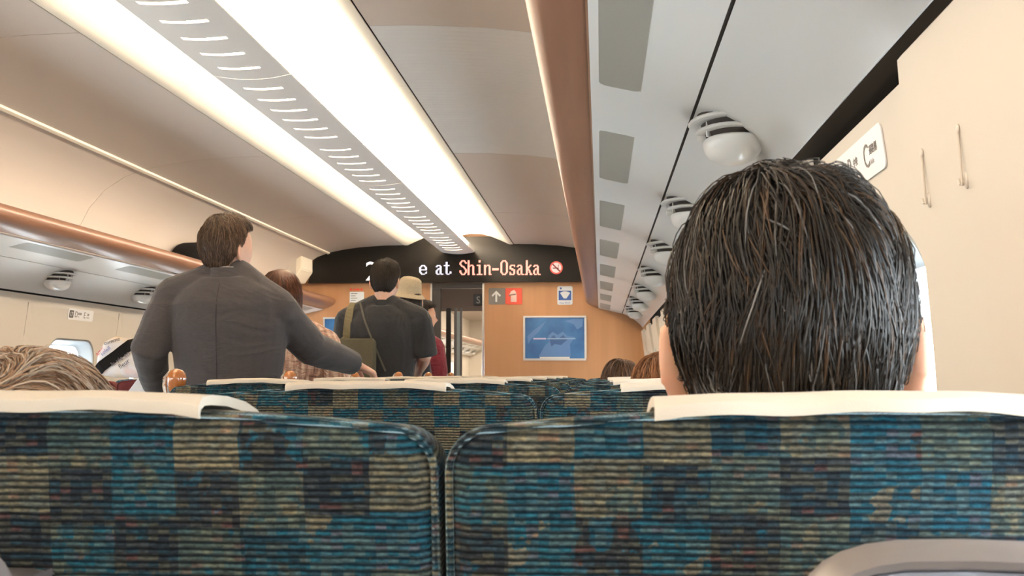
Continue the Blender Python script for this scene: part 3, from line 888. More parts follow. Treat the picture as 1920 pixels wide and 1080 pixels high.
poly('map_shape', [(1010, 668), (1022, 648), (1030, 641), (1028, 630), (1036, 622), (1046, 628), (1055, 622), (1064, 630), (1078, 632), (1069, 645), (1070, 668)], 'poster_mid', s, yA)
poly('map_shape', [(1030, 636), (1038, 628), (1045, 636), (1056, 628), (1064, 637), (1052, 647), (1040, 645), (1034, 650)], 'poster_dark', s, yB)
poly('map_shape', [(1058, 602), (1075, 598), (1093, 598), (1092, 612), (1082, 618), (1076, 608)], 'poster_mid', s, yA)
poly('map_shape', [(989, 630), (1000, 620), (1024, 602), (1010, 622), (996, 636), (990, 645)], 'poster_mid', s, yA)
plate('caption_line', 1000, 633.6, 1024, 636.4, mat('poster_pink', (0.60, 0.52, 0.70), 0.4), s, y=yB, th=0.0003, r=0)
plate('caption_line', 1026, 634, 1079, 636, mat('poster_text', (0.30, 0.45, 0.62), 0.4), s, y=yB - 0.0004, th=0.0003, r=0)
plate('white_strip', 1012, 669, 1068, 672, 'sign_white', s, y=yB, th=0.0003, r=0)

s = thing('framed_poster', 'blue poster on the wood wall half hidden by the man in dark polo shirt', 'poster', at(650, 676, Y_END))
plate('print', 608.5, 598, 700, 672, 'poster_blue', s, y=Y_END - 0.006, th=0.004, r=0)
for q in ((605.5, 594.5, 703, 598), (605.5, 672, 703, 676), (605.5, 598, 608.5, 672), (700, 598, 703, 672)):
    plate('frame_rail', *q, 'silver_frame', s, y=Y_END - 0.015, th=0.015, r=0)
s = thing('notice_card', 'small white notice card with red heading on the wood wall under the board', 'sign', at(669, 572, Y_END))
plate('card', 655.5, 547, 682.5, 571, 'sign_pale', s, r=0.006)
for q in ((656, 540.5, 660, 544.5), (662, 541.5, 666, 544.5), (667, 541, 674, 544.5), (676, 540.5, 680, 544.5)):
    plate('red_heading', *q, 'sign_red', s, r=0.003)
for k in range(4):
    plate('text_line', 658, 550 + 4.2 * k, 670 - (k % 2) * 3, 551.2 + 4.2 * k, 'sign_grey', s, y=Y1, th=0.0004, r=0)

# ------------------------------------------------------------------ seat number plates and coat hooks
def seat_plate(mirror, letters, number, yc, z, label, half, hgt=0.03, badge_text=True):
    sg = -1 if mirror else 1
    x = sg * (wall_x(z) - 0.0015)
    dirv = Vector((0, 1 if mirror else -1, 0))
    tilt = Vector((sg * (wall_x(z + 0.02) - wall_x(z - 0.02)), 0, 0.04)).normalized()
    n = dirv.cross(tilt)
    s = thing('seat_number_plate', label, 'sign', (x, yc, z), 'seat number plates on the side walls')
    o = rrect(half, hgt, 0.012, 4)
    C = Vector((x, yc, z))
    bm = bmesh.new(); ring_loft(bm, [[C + dirv * u + tilt * v - n * 0.001 for u, v in o], [C + dirv * u + tilt * v + n * 0.001 for u, v in o]])
    bm_obj('card', bm, mat('plate_white', (0.84, 0.82, 0.80), 0.4), s)
    u0 = -half + 0.012
    o = rrect(0.024, 0.020, 0.006, 4)
    C2 = C + dirv * (u0 + 0.024) + n * 0.0015
    bm = bmesh.new(); bm.faces.new([bm.verts.new(C2 + dirv * u + tilt * v) for u, v in o]); bm_obj('number_badge', bm, mat('badge_dark', (0.09, 0.08, 0.075), 0.5), s)
    if number: text_part('number', number, 0.034, 'white_paint', s, C2 - dirv * 0.018 - tilt * 0.012 + n * 0.0006, dirv, tilt, 0.0002)
    u = u0 + 0.062
    step = (2 * half - 0.085) / len(letters)
    for L, cjk, en in letters:
        q = C + dirv * u - tilt * 0.015 + n * 0.0014
        text_part('letter', L, 0.046, mat('plate_ink', (0.12, 0.11, 0.11), 0.5), s, q, dirv, tilt, 0.0002)
        q = C + dirv * (u + 0.034) + tilt * 0.0 + n * 0.0014
        text_part('small_print', cjk, 0.014, 'plate_ink', s, q, dirv, tilt, 0.0002)
        text_part('small_print', en, 0.010, mat('plate_ink_light', (0.45, 0.42, 0.42), 0.5), s, q - tilt * 0.014, dirv, tilt, 0.0002)
        u += step
seat_plate(True, [('D', '\u901a\u8def\u5074', 'Aisle'), ('E', '\u7a93\u5074', 'Window')], '17', 5.775, 1.466, 'seat number plate reading 17 D E above the window', 0.145)
seat_plate(False, [('A', '\u7a93\u5074', 'Window'), ('B', '\u4e2d\u592e', 'Center'), ('C', '\u901a\u8def\u5074', 'Aisle')], None, 1.650, 1.448, 'seat number plate lettered A B C on the wall behind the black-haired man', 0.185)
def coat_hook(px, py0, py1, y, label):
    z0, z1 = at(px, py0, y).z, at(px, py1, y).z
    X = lambda z: wall_x(z) - 0.018
    h = thing('coat_hook', label, 'coat hook', (X(z1), y, z1), 'slim coat hooks on the wall panel')
    bm = bmesh.new()
    tube(bm, [(X(z0 - 0.006) - 0.002, y, z0 - 0.006), (X(z0 - 0.03) - 0.003, y, z0 - 0.03), (X(z1 + 0.02) - 0.004, y, z1 + 0.02), (X(z1) - 0.006, y, z1 + 0.003), (X(z1) - 0.008, y, z1 + 0.004), (X(z1) - 0.009, y, z1 + 0.008)], [0.0016, 0.0014, 0.0015, 0.002, 0.002, 0.0018], 8, round_ends=True)
    bm_obj('hook_bar', bm, mat('hook_metal', (0.62, 0.55, 0.47), 0.35, 0.15), h, smooth=True)
    bm = bmesh.new(); ellipsoid(bm, (X(z0) - 0.001, y, z0 - 0.004), (0.002, 0.0036, 0.005), nu=12, nv=8); bm_obj('screw_plate', bm, 'hook_metal', h, smooth=True)
    bm = bmesh.new(); ellipsoid(bm, (X(z1) - 0.001, y, z1 + 0.008), (0.003, 0.0042, 0.009), nu=12, nv=8); bm_obj('base_plate', bm, 'hook_metal', h, smooth=True)
coat_hook(1735, 280, 388, 1.258, 'slim coat hook on the cream wall panel, the one nearer the number plate')
coat_hook(1804, 234, 353, 1.132, 'slim coat hook on the cream wall panel, the one farther from the number plate')

# ================================================================== SEATS
SEAT_TOP = 1.1325
SHEAR = math.tan(math.radians(9))
def seat_outline(W, z0, r=0.028, crown=0.011, n=6, top=SEAT_TOP):
    h = W / 2; zt = top - crown
    pts = [(-h, z0), (-h, z0 + 0.2), (-h, zt - 0.12)]
    for k in range(n + 1):
        a = math.pi - k * (math.pi / 2) / n
        pts.append((-h + r + r * math.cos(a), zt - r + r * math.sin(a)))
    for k in range(1, 12):
        x = (-h + r) + (2 * h - 2 * r) * k / 12
        pts.append((x, zt + crown * (1 - (x / (h - r)) ** 2)))
    for k in range(n + 1):
        a = math.pi / 2 - k * (math.pi / 2) / n
        pts.append((h - r + r * math.cos(a), zt - r + r * math.sin(a)))
    pts += [(h, zt - 0.12), (h, z0 + 0.2), (h, z0)]
    return pts
def inset(pts, d):
    out = []; n = len(pts)
    for i in range(n):
        a = Vector(pts[(i - 1) % n]); b_ = Vector(pts[(i + 1) % n]); t = (b_ - a).normalized()
        nn = Vector((t.y, -t.x))            # outline runs clockwise (left, top, right): inside is to the right
        out.append((pts[i][0] + nn.x * d, pts[i][1] + nn.y * d))
    return out
def shear(v, top=SEAT_TOP): return Vector((v.x, v.y + (top - v.z) * SHEAR, v.z))

def seat_meshes(W, seed=0, maroon=False, tray_x=0.015):
    rnd = random.Random(seed)
    out = []
    o = seat_outline(W, 0.40)
    bm = bmesh.new()
    rings = []
    for y, d in ((0.000, 0.0255), (0.000, 0.014), (0.004, 0.007), (0.012, 0.001), (0.022, 0.0005), (0.05, 0.002), (0.08, 0.006), (0.10, 0.011), (0.112, 0.019), (0.117, 0.0255)):
        rings.append([shear(Vector((x, y, z))) for x, z in inset(o, d)])
    ring_loft(bm, rings)
    out.append(('backrest', bm, 'maroon_cloth' if maroon else 'moquette', True))
    # welt along the rear edge
    bm = bmesh.new()
    oo = inset(o, 0.003)[1:-1]
    tube(bm, [shear(Vector((x, 0.005, z))) for x, z in oo], 0.0024, 7)
    out.append(('piping', bm, 'maroon_cloth' if maroon else 'moquette_edge', True))
    # cloth cover over the top
    bm = bmesh.new()
    wc = 0.122
    path = [(-0.0095, -0.0022), (-0.0100, 0.001), (-0.009, 0.005), (-0.003, 0.0085), (0.012, 0.0095), (0.04, 0.0082), (0.075, 0.004), (0.10, -0.002), (0.118, -0.012), (0.127, -0.03), (0.130, -0.09), (0.130, -0.19)]
    inner = [(-0.0065, -0.0022), (-0.0066, 0.0005), (-0.005, 0.003), (0.0, 0.0035), (0.012, 0.0035), (0.04, 0.002), (0.075, -0.003), (0.10, -0.009), (0.112, -0.018), (0.119, -0.034), (0.121, -0.09), (0.121, -0.19)]
    nx = 30
    g = []
    ph = [rnd.uniform(0, 6.28) for _ in range(4)]
    loop = path + inner[::-1]
    for i in range(nx + 1):
        t = i / nx; x = -wc + 2 * wc * t
        wav = 0.0010 * math.sin(9 * t + ph[0]) + 0.0006 * math.sin(23 * t + ph[1])
        crown = 0.011 * (1 - (x / (W / 2 - 0.028)) ** 2) - 0.011
        edge = max(0, abs(t - 0.5) * 2 - 0.86) / 0.14
        row = []
        for k, (y, dz) in enumerate(loop):
            rear = k < 3 or k > len(loop) - 4
            z = SEAT_TOP - 0.0012 + crown + dz + wav * (1.0 if rear else 0.35) - (0.002 * edge if rear else 0)
            yy = y - (0.0015 * math.sin(14 * t + ph[2]) if rear else 0)
            row.append(shear(Vector((x, yy, z))))
        g.append(row)
    ring_loft(bm, g)
    out.append(('headrest_cover', bm, 'cover_cloth', True))
    # seat cushion and below
    bm = bmesh.new(); box(bm, (-W / 2 + 0.03, 0.20, 0.34), (W / 2 - 0.03, 0.66, 0.46), 0.04, 3); out.append(('seat_cushion', bm, 'maroon_cloth' if maroon else 'moquette', True))
    bm = bmesh.new(); box(bm, (-W / 2 + 0.05, 0.24, 0.24), (W / 2 - 0.05, 0.62, 0.335), 0.01); out.append(('seat_frame', bm, 'arm_plastic', False))
    bm = bmesh.new(); box(bm, (-0.06, 0.34, 0.0), (0.06, 0.54, 0.24), 0.01); out.append(('pedestal', bm, 'arm_plastic', False))
    for sg in (-1, 1):
        bm = bmesh.new(); x = sg * (W / 2 - 0.016); box(bm, (x - 0.014, 0.23, 0.60), (x + 0.014, 0.56, 0.635), 0.01, 2)
        out.append(('armrest', bm, 'arm_plastic', True))
    # folded table on the back
    bm = bmesh.new()
    def arch(hw, zt, zb, drop):
        pts = [(-hw, zb), (-hw, zb + 0.1)]
        for k in range(0, 17):
            a = math.pi - math.pi * k / 16
            c_, s_ = math.cos(a), math.sin(a)
            pts.append((hw * math.copysign(abs(c_) ** 0.62, c_), zt - drop + drop * abs(s_) ** 0.75))
        return pts + [(hw, zb + 0.1), (hw, zb)]
    yb = -0.115
    A = arch(0.080, 1.0755, 0.74, 0.05)
    rings = [[Vector((x + tray_x, y, z)) for x, z in inset(A, d)] for y, d in ((0.05, 0.045), (yb + 0.05, 0.03), (yb + 0.02, 0.002), (yb + 0.006, 0.003), (yb, 0.009), (yb + 0.002, 0.0125), (yb + 0.014, 0.016))]
    ring_loft(bm, rings)
    out.append(('tray_table', bm, 'grey_plastic', True))
    bm = bmesh.new(); ring_loft(bm, [[Vector((x + tray_x, y, z)) for x, z in inset(A, 0.0155)] for y in (yb + 0.0145, yb + 0.010)])
    out.append(('tray_panel', bm, 'pale_plastic', False))
    return out
def handle_meshes(side, W):
    x = side * (W / 2 - 0.012); z = SEAT_TOP - 0.012; out = []
    bm = bmesh.new()
    rings = []
    for zz, rx, ry in ((-0.03, 0.012, 0.016), (-0.012, 0.017, 0.020), (0.006, 0.0225, 0.026), (0.020, 0.024, 0.028), (0.032, 0.021, 0.026), (0.040, 0.014, 0.019), (0.044, 0.005, 0.008)):
        rings.append([Vector((x + rx * math.cos(2 * math.pi * k / 18), 0.03 + ry * math.sin(2 * math.pi * k / 18), z + zz)) for k in range(18)])
    ring_loft(bm, rings); out.append(('grab_handle', bm, 'handle_wood', True))
    bm = bmesh.new()
    sx = side
    tube(bm, [(x + sx * 0.018, 0.012, z - 0.03), (x + sx * 0.0235, 0.012, z), (x + sx * 0.0245, 0.015, z + 0.02), (x + sx * 0.017, 0.02, z + 0.034)], [0.004, 0.0055, 0.005, 0.003], 8, round_ends=True)
    out.append(('chrome_band', bm, 'chrome', True))
    return out
SEAT_PROTO = {}
def place_seat(kind, X, Y, label, group, handle=0):
    W = {'A': 0.486, 'B': 0.517, 'C': 0.450, 'D': 0.455, 'E': 0.455, 'M': 0.455, 'N': 0.455}[kind]
    key = (kind, handle, round(Y * 10) % 3)
    if key in SEAT_PROTO:
        s = copy_tree(SEAT_PROTO[key]); s.location = (X, Y, 0); s['label'] = label; s['group'] = group
        return s
    s = thing('train_seat', label, 'seat', (X, Y, 0), group)
    for nm, bm, m_, sm in seat_meshes(W, seed=hash(key) % 1000 if False else ord(kind) + int(Y * 10), maroon=(kind in 'MN'), tray_x=(-0.014 if kind == 'B' else 0.015)):
        ob = bm_obj(nm, bm, m_, s, smooth=sm, local=True)
        if nm == 'tray_panel':
            ob.parent = [c for c in s.children if c.name.startswith('tray_table')][0]
    if handle:
        hm = handle_meshes(handle, W)
        h = bm_obj(hm[0][0], hm[0][1], hm[0][2], s, smooth=True, local=True)
        bm_obj(hm[1][0], hm[1][1], hm[1][2], h, smooth=True, local=True)
    SEAT_PROTO[key] = s
    return s
ROW = lambda n: 0.64 + P * (n - 1)
XA, XB, XC = 1.352, 0.848, 0.358
ORD = ['', 'nearest', 'second', 'third', 'fourth', 'fifth', 'sixth', 'seventh', 'eighth']
for n in range(1, 9):
    for kind, X in (('A', XA), ('B', XB), ('C', XC)):
        if kind == 'C' and n < 3: continue
        if n == 1:
            lab = {'A': 'blue-green checked seat back in front, with the black-haired man in it', 'B': 'blue-green checked seat back in front, with the grey-brown head above its cover'}[kind]
        else:
            where = {'A': 'window side seat under the vented rack', 'B': 'middle seat of the three', 'C': 'aisle seat with wood grab handle'}[kind]
            lab = 'blue-green checked %s, %s row from the front edge' % (where, ORD[n])
        place_seat(kind, X, ROW(n), lab, 'checked seats on the three-seat side', -1 if kind == 'C' else 0)
for n in range(5, 9):
    for kind, X in (('D', -0.685), ('E', -1.15)):
        k2 = {'D': 'M', 'E': 'N'}[kind] if n == 5 else kind
        lab = ('maroon aisle-side seat back with pale cover beside the man in grey jacket' if k2 == 'M' else 'maroon window-side seat back with pale cover below the patterned tote' if k2 == 'N' else
               'checked %s seat across the aisle, %s row' % ('aisle-side' if kind == 'D' else 'window-side', ORD[n]))
        place_seat(k2, X, ROW(n), lab, 'seats on the two-seat side', 1 if kind == 'D' else 0)

# ================================================================== PEOPLE
RNG = np.random.default_rng(7)
def head_shape(d, s=1.0):
    """unit directions to the surface of a head (x right, y forward, z up)"""
    d = np.asarray(d, dtype=float)
    x, y, z = d[:, 0], d[:, 1], d[:, 2]
    p = 2.35
    k = 1.0 / (np.abs(x) ** p + np.abs(y) ** p + np.abs(z) ** p) ** (1 / p)
    x, y, z = x * k, y * k, z * k
    low = np.clip(-z, 0, 1)
    X = 0.0755 * x * (1 - 0.24 * low ** 1.6 - 0.16 * low * np.clip(-y * 3, 0, 1))
    Y = 0.096 * y
    Y = np.where(y < 0, Y * (1 - 0.38 * low ** 1.3), Y * (1 - 0.06 * low))
    Z = 0.117 * z
    f = (y > 0)
    g = lambda cx, cz, wx, wz: np.exp(-((d[:, 0] - cx) / wx) ** 2 - ((d[:, 2] - cz) / wz) ** 2) * f
    Y = Y + 0.024 * g(0, -0.22, 0.13, 0.16) + 0.010 * g(0, -0.05, 0.11, 0.18)      # nose
    Y = Y - 0.009 * g(0.36, 0.06, 0.18, 0.12) - 0.009 * g(-0.36, 0.06, 0.18, 0.12)     # eye sockets
    Y = Y + 0.005 * g(0, 0.22, 0.5, 0.09)                                        # brow
    Y = Y + 0.006 * g(0, -0.50, 0.20, 0.07) + 0.006 * g(0, -0.60, 0.18, 0.06) - 0.004 * g(0, -0.55, 0.2, 0.025)   # lips
    Y = Y + 0.009 * g(0, -0.82, 0.25, 0.12)                                      # chin
    return np.stack([X, Y, Z], 1) * s

def rot_m(yaw, pitch, roll=0.0):
    return Matrix.Rotation(yaw, 3, 'Z') @ Matrix.Rotation(pitch, 3, 'X') @ Matrix.Rotation(roll, 3, 'Y')

def add_head(bm, C, M, s=1.0, ear_flare=0.42, ear=1.0):
    n0 = len(bm.verts)
    r = bmesh.ops.create_uvsphere(bm, u_segments=44, v_segments=30, radius=1.0)
    vs = r['verts']
    P_ = head_shape(np.array([v.co[:] for v in vs]), s)
    for v, p in zip(vs, P_):
        v.co = C + M @ Vector(p)
    for sg in (-1, 1):
        E = M @ Matrix.Rotation(sg * ear_flare, 3, 'Z') @ Matrix.Rotation(0.12, 3, 'X')
        c = C + M @ (Vector((sg * 0.080, -0.012, -0.018)) * s)
        ellipsoid(bm, c, (0.0075 * s * ear, 0.019 * s * ear, 0.031 * s * ear), E, 16, 12)
        # rim of the ear
        pts = []
        for k in range(11):
            a = math.radians(-70 + 260 * k / 10)
            pts.append(c + E @ (Vector((sg * 0.003, -math.cos(a) * 0.019 + 0.002, math.sin(a) * 0.031)) * s * ear))
        tube(bm, pts, [0.0042 * s * ear] * 11, 8, round_ends=True)

def hand(bm, wrist, d, n, side, curl=0.5, s=1.0, spread=0.05):
    """palm with four fingers of unequal length and a thumb; d towards the fingers, n out of the palm"""
    d = Vector(d).normalized(); n = Vector(n); n = (n - d * n.dot(d)).normalized(); w = d.cross(n).normalized() * side
    wrist = Vector(wrist)
    rings = []
    for t, hw, ht, cu in ((-0.012, 0.026, 0.019, 0), (0.012, 0.030, 0.018, 0), (0.045, 0.038, 0.016, 0.001), (0.078, 0.041, 0.014, 0.002), (0.092, 0.038, 0.011, 0.003)):
        c = wrist + d * t * s + n * cu * s
        rings.append([c + w * (hw * s * math.cos(a)) + n * (ht * s * math.sin(a)) for a in [2 * math.pi * k / 14 for k in range(14)]])
    ring_loft(bm, rings)
    for off, L, k in ((0.030, 0.072, 0), (0.0103, 0.080, 1), (-0.0100, 0.074, 2), (-0.0290, 0.058, 3)):
        p = wrist + (d * (0.084 - 0.004 * abs(k - 1)) + w * off + n * 0.002) * s
        pts = [p - d * 0.02 * s, p]; rad = [0.0088 * s, 0.0088 * s]
        ang = 0.0
        dd = (d + w * off * spread * 10).normalized()
        for seg, f in ((0.45, 0.75), (0.30, 1.1), (0.25, 0.8)):
            ang += curl * f
            v = dd * math.cos(ang) + n * math.sin(ang)
            p = p + v * (L * seg * s); pts.append(p); rad.append(rad[-1] * 0.93)
        tube(bm, pts, rad, 10, round_ends=True)
    p = wrist + (d * 0.022 + w * 0.028 + n * 0.004) * s
    v1 = (d * 0.62 + w * 0.75 + n * 0.25).normalized(); v2 = (d * 0.9 + w * 0.2 + n * (0.3 + 0.4 * curl)).normalized()
    tube(bm, [p - v1 * 0.012 * s, p, p + v1 * 0.035 * s, p + v1 * 0.035 * s + v2 * 0.028 * s, p + v1 * 0.035 * s + v2 * 0.05 * s], [0.012 * s, 0.0125 * s, 0.0105 * s, 0.0092 * s, 0.008 * s], 10, round_ends=True)

TORSO = [(0.47, 0.150, 0.100, 0.0), (0.52, 0.168, 0.112, -0.005), (0.57, 0.155, 0.105, 0.0), (0.62, 0.142, 0.098, 0.005), (0.68, 0.155, 0.108, 0.005), (0.74, 0.168, 0.117, 0.0), (0.785, 0.170, 0.110, -0.006), (0.815, 0.140, 0.085, -0.012), (0.84, 0.075, 0.066, -0.012)]

class Body:
    """joint positions of one figure; x right, y forward, metres"""
    def __init__(s, x, y, H, face=0.0, seated=False, lean=0.0, hip_z=None, width=1.0, head_yaw=0.0, head_pitch=0.0, head_roll=0.0, head_c=None, head_s=1.0, arms=None, leg_y=0.0, drop=(0, 0)):
        s.H = H; s.face = face; s.seated = seated; s.lean = lean; s.w = width; s.head_s = head_s
        s.F = Matrix.Rotation(face, 3, 'Z')
        s.base = Vector((x, y, 0))
        s.dz = 0.0
        if seated:
            s.dz = (hip_z or 0.53) - 0.50 * H
        s.head_c = s.pt(0, 0.012, 0.933 * H) if head_c is None else Vector(head_c)
        s.HM = s.F @ rot_m(head_yaw, head_pitch, head_roll)
        sh = 0.187 * width
        s.sh = {-1: s.pt(-sh, -0.012, (0.80 - drop[0]) * H), 1: s.pt(sh, -0.012, (0.80 - drop[1]) * H)}
        s.arm = {}
        for sg in (-1, 1):
            a = (arms or {}).get(sg)
            if a is None:
                a = dict(e=s.pt(sg * (sh + 0.05), -0.02, 0.62 * H), w=s.pt(sg * (sh + 0.06), 0.06, 0.475 * H), d=Vector((0, 0.2, -1)), n=s.F @ Vector((-sg, 0, 0)), curl=0.35)
                if seated:
                    a = dict(e=s.pt(sg * (sh - 0.01), 0.02, 0.60 * H), w=s.pt(sg * 0.13, 0.25, 0.545 * H), d=s.F @ Vector((-sg * 0.25, 1, -0.1)), n=Vector((0, 0, -1)), curl=0.35)
            s.arm[sg] = a
        s.legs = {}
        for sg in (-1, 1):
            hip = s.pt(sg * 0.085, 0, 0.50 * H)
            if seated:
                hz = hip.z
                L = [hip, s.pt(sg * 0.10, 0.24, 0) * 1, s.pt(sg * 0.11, 0.44, 0), s.pt(sg * 0.11, 0.45, 0), s.pt(sg * 0.11, 0.46, 0)]
                zz = [hz, hz + 0.0, hz - 0.01, 0.29, 0.085]
                L = [Vector((p.x, p.y, z)) for p, z in zip(L, zz)]
            else:
                L = [hip, s.pt(sg * 0.092, 0.012, 0.40 * H), s.pt(sg * 0.095, 0.015, 0.28 * H), s.pt(sg * 0.095, -0.008, 0.17 * H), s.pt(sg * 0.095, -0.015, 0.05 * H)]
                zz = [hip.z, 0.40 * H, 0.28 * H, 0.17 * H, 0.05 * H]
                L = [Vector((p.x, p.y, z)) for p, z in zip(L, zz)]
            s.legs[sg] = L
    def pt(s, x, y, z):
        zz = z + s.dz
        t = (z / s.H - 0.50)
        yy = y + s.lean * max(0, t) * s.H
        return s.base + s.F @ Vector((x, yy, 0)) + Vector((0, 0, zz))
    def torso(s, bm, z0, z1, g=0.0, n=28):
        rings = []
        T = [t for t in TORSO if z0 - 1e-6 <= t[0] <= z1 + 1e-6]
        for z, rx, ry, oy in T:
            rx = rx * s.w + g; ry = ry * (0.6 + 0.4 * s.w) + g
            ring = []
            for k in range(n):
                a = 2 * math.pi * k / n
                cx, cy = math.cos(a), math.sin(a)
                ring.append(s.pt(math.copysign(abs(cx) ** 0.85, cx) * rx, oy + math.copysign(abs(cy) ** 0.9, cy) * ry, z * s.H))
            rings.append(ring)
        ring_loft(bm, rings)
    def yoke(s, bm, g=0.0, slope=0.052):
        for sg in (-1, 1):
            nk = s.pt(sg * 0.03, -0.012, 0.845 * s.H); S = s.sh[sg]
            tube(bm, [nk, nk.lerp(S, 0.5) + Vector((0, 0, -0.002)), S], [0.045 + g, 0.052 + g, slope + g], 14, round_ends=True)
    def arms_(s, bm, g=0.0, upto=2.0, cuff=0.0):
        for sg in (-1, 1):
            S, E, W = s.sh[sg], Vector(s.arm[sg]['e']), Vector(s.arm[sg]['w'])
            pts = [S]; rad = [0.056 + g]
            for t, r in ((0.25, 0.052), (0.6, 0.046), (1.0, 0.040)):
                if upto < t:
                    t = upto
                pts.append(S.lerp(E, t)); rad.append(r + g * (1.0 + cuff * t))
                if upto <= t: break
            if upto > 1.0:
                m_ = min(1.0, upto - 1.0)
                for t, r in ((0.3, 0.041), (0.65, 0.034), (1.0, 0.027)):
                    if t > m_ + 1e-6 and t - 0.35 > m_: break
                    t = min(t, m_); pts.append(E.lerp(W, t)); rad.append(r + g)
                    if t >= m_: break
            tube(bm, pts, rad, 14, round_ends=(upto >= 2.0 or g == 0))
    def legs_(s, bm, g=0.0):
        for sg in (-1, 1):
            L = s.legs[sg]
            tube(bm, L, [0.088 + g, 0.078 + g, 0.058 + g, 0.052 + g, 0.038 + g], 14, round_ends=True)

def make_person(b, label, skin, voxel, tops, legs_m='trouser_dark', group=None, ear_flare=0.42, ear=1.0, shoe='shoe_black', hands=True, eyes=True, wr=None, neck_r=0.055):
    root = thing('person', label, 'person', tuple(b.base), group)
    bm = bmesh.new()
    add_head(bm, b.head_c, b.HM, b.head_s, ear_flare, ear)
    nb = b.pt(0, -0.015, 0.835 * b.H)
    hn = b.head_c + b.HM @ (Vector((0, -0.022, -0.045)) * b.head_s)
    tube(bm, [nb - Vector((0, 0, 0.03)), nb.lerp(hn, 0.5), hn], [neck_r + 0.012, neck_r, neck_r + 0.002], 16, round_ends=True)
    b.torso(bm, 0.47, 0.84); b.yoke(bm); b.arms_(bm); b.legs_(bm)
    for sg in (-1, 1):
        A = b.arm[sg]
        if hands: hand(bm, A['w'], A['d'], A['n'], -sg if A.get('flip') else sg, A.get('curl', 0.4), A.get('s', 1.0))
        ank = b.legs[sg][-1]
        f = b.F @ Vector((0.02 * sg, 1, 0))
        tube(bm, [Vector((ank.x, ank.y, 0.05)) - f * 0.045, Vector((ank.x, ank.y, 0.05)) + f * 0.06, Vector((ank.x, ank.y, 0.035)) + f * 0.15], [0.038, 0.040, 0.026], 12, round_ends=True)
    body = remeshed('body', bm, voxel, skin, root, smooth_iter=2)
    if eyes:
        for sg in (-1, 1):
            bm = bmesh.new()
            c = b.head_c + b.HM @ (Vector((sg * 0.030, 0.078, 0.010)) * b.head_s)
            ellipsoid(bm, c, (0.0115 * b.head_s,) * 3, nu=16, nv=10)
            e = bm_obj('eye', bm, 'eye_white', root, smooth=True)
            bm = bmesh.new()
            ellipsoid(bm, c + b.HM @ Vector((0, 0.0092, 0)) * b.head_s, (0.005, 0.003, 0.005), b.HM, nu=12, nv=8)
            bm_obj('iris', bm, 'eye_dark', e, smooth=True)
    # trousers
    bm = bmesh.new(); b.torso(bm, 0.47, 0.62, 0.008); b.legs_(bm, 0.012)
    remeshed('trousers', bm, max(voxel, 0.009), legs_m, root)
    for sg in (-1, 1):
        bm = bmesh.new(); ank = b.legs[sg][-1]; f = b.F @ Vector((0.02 * sg, 1, 0))
        rings = []
        for t, hw, z0, z1 in ((-0.085, 0.018, 0.012, 0.05), (-0.07, 0.036, 0.002, 0.085), (-0.02, 0.042, 0.001, 0.10), (0.06, 0.046, 0.001, 0.075), (0.13, 0.046, 0.001, 0.06), (0.175, 0.036, 0.002, 0.048), (0.195, 0.016, 0.010, 0.035)):
            c = Vector((ank.x, ank.y, 0)) + f * t; side = f.cross(Vector((0, 0, 1))).normalized()
            rings.append([c + side * hw * math.cos(a) + Vector((0, 0, (z0 + z1) / 2 + (z1 - z0) / 2 * math.sin(a))) for a in [2 * math.pi * k / 12 for k in range(12)]])
        ring_loft(bm, rings); bm_obj('shoe', bm, shoe, root, smooth=True)
    out = {'root': root, 'body': body}
    for t in tops:
        bm = bmesh.new()
        g = t['g']
        b.torso(bm, t.get('z0', 0.47), t.get('z1', 0.815), g)
        b.yoke(bm, g * 0.9, t.get('slope', 0.052)); b.arms_(bm, g, t.get('upto', 1.92), t.get('cuff', 0.0))
        out[t['name']] = remeshed(t['name'], bm, t.get('voxel', 0.008), t['mat'], root, smooth_iter=t.get('smooth', 4), wrinkle=t.get('wr'))
    return out

def collar(b, m_, parent, r=0.062, h=0.035, z=0.838, g=0.006, name='collar', tilt=0.35, oy=-0.012):
    bm = bmesh.new(); rings = []
    n = 26
    for rr, dz in ((r + g + 0.012, -0.012), (r + g + 0.002, h * 0.6), (r + g - 0.001, h), (r + g - 0.006, h), (r, h * 0.5), (r, -0.012)):
        rings.append([b.pt(rr * math.cos(a), oy + rr * 1.04 * math.sin(a), z * b.H + dz - 0.020 * max(0, math.sin(a)) * 1.6) for a in [2 * math.pi * k / n for k in range(n)]])
    vs = [[bm.verts.new(p) for p in rg] for rg in rings]
    for a_, b_ in zip(vs, vs[1:] + vs[:1]):
        for i in range(n): bm.faces.new((a_[i], a_[(i + 1) % n], b_[(i + 1) % n], b_[i]))
    return bm_obj(name, bm, m_, parent, smooth=True)

def noise_folds(scale, seed, squash=(1, 1, 1)):
    off = Vector((seed * 3.7, seed * 1.3, seed * 2.1))
    def f(co):
        out = np.empty(len(co))
        for i, c in enumerate(co):
            p = Vector((c[0] * squash[0], c[1] * squash[1], c[2] * squash[2])) * scale + off
            a = noise.noise(p)
            out[i] = (1 - abs(a) * 2.2) * 0.7 + 0.3 * noise.noise(p * 2.3)
        return out
    return f

def surf_path(obj, pts, lift=0.002, direction=(0, 1, 0)):
    """drops points onto an object's surface along a direction"""
    base = root_loc(obj)
    me = obj.data
    bvh = BVHTree.FromPolygons([v.co + base for v in me.vertices], [tuple(p.vertices) for p in me.polygons])
    d = Vector(direction).normalized(); out = []
    for p in pts:
        o = Vector(p) - d * 1.0
        hit = bvh.ray_cast(o, d, 30.0)
        if hit[0] is not None: out.append((hit[0] - d * lift, hit[1]))
    return out

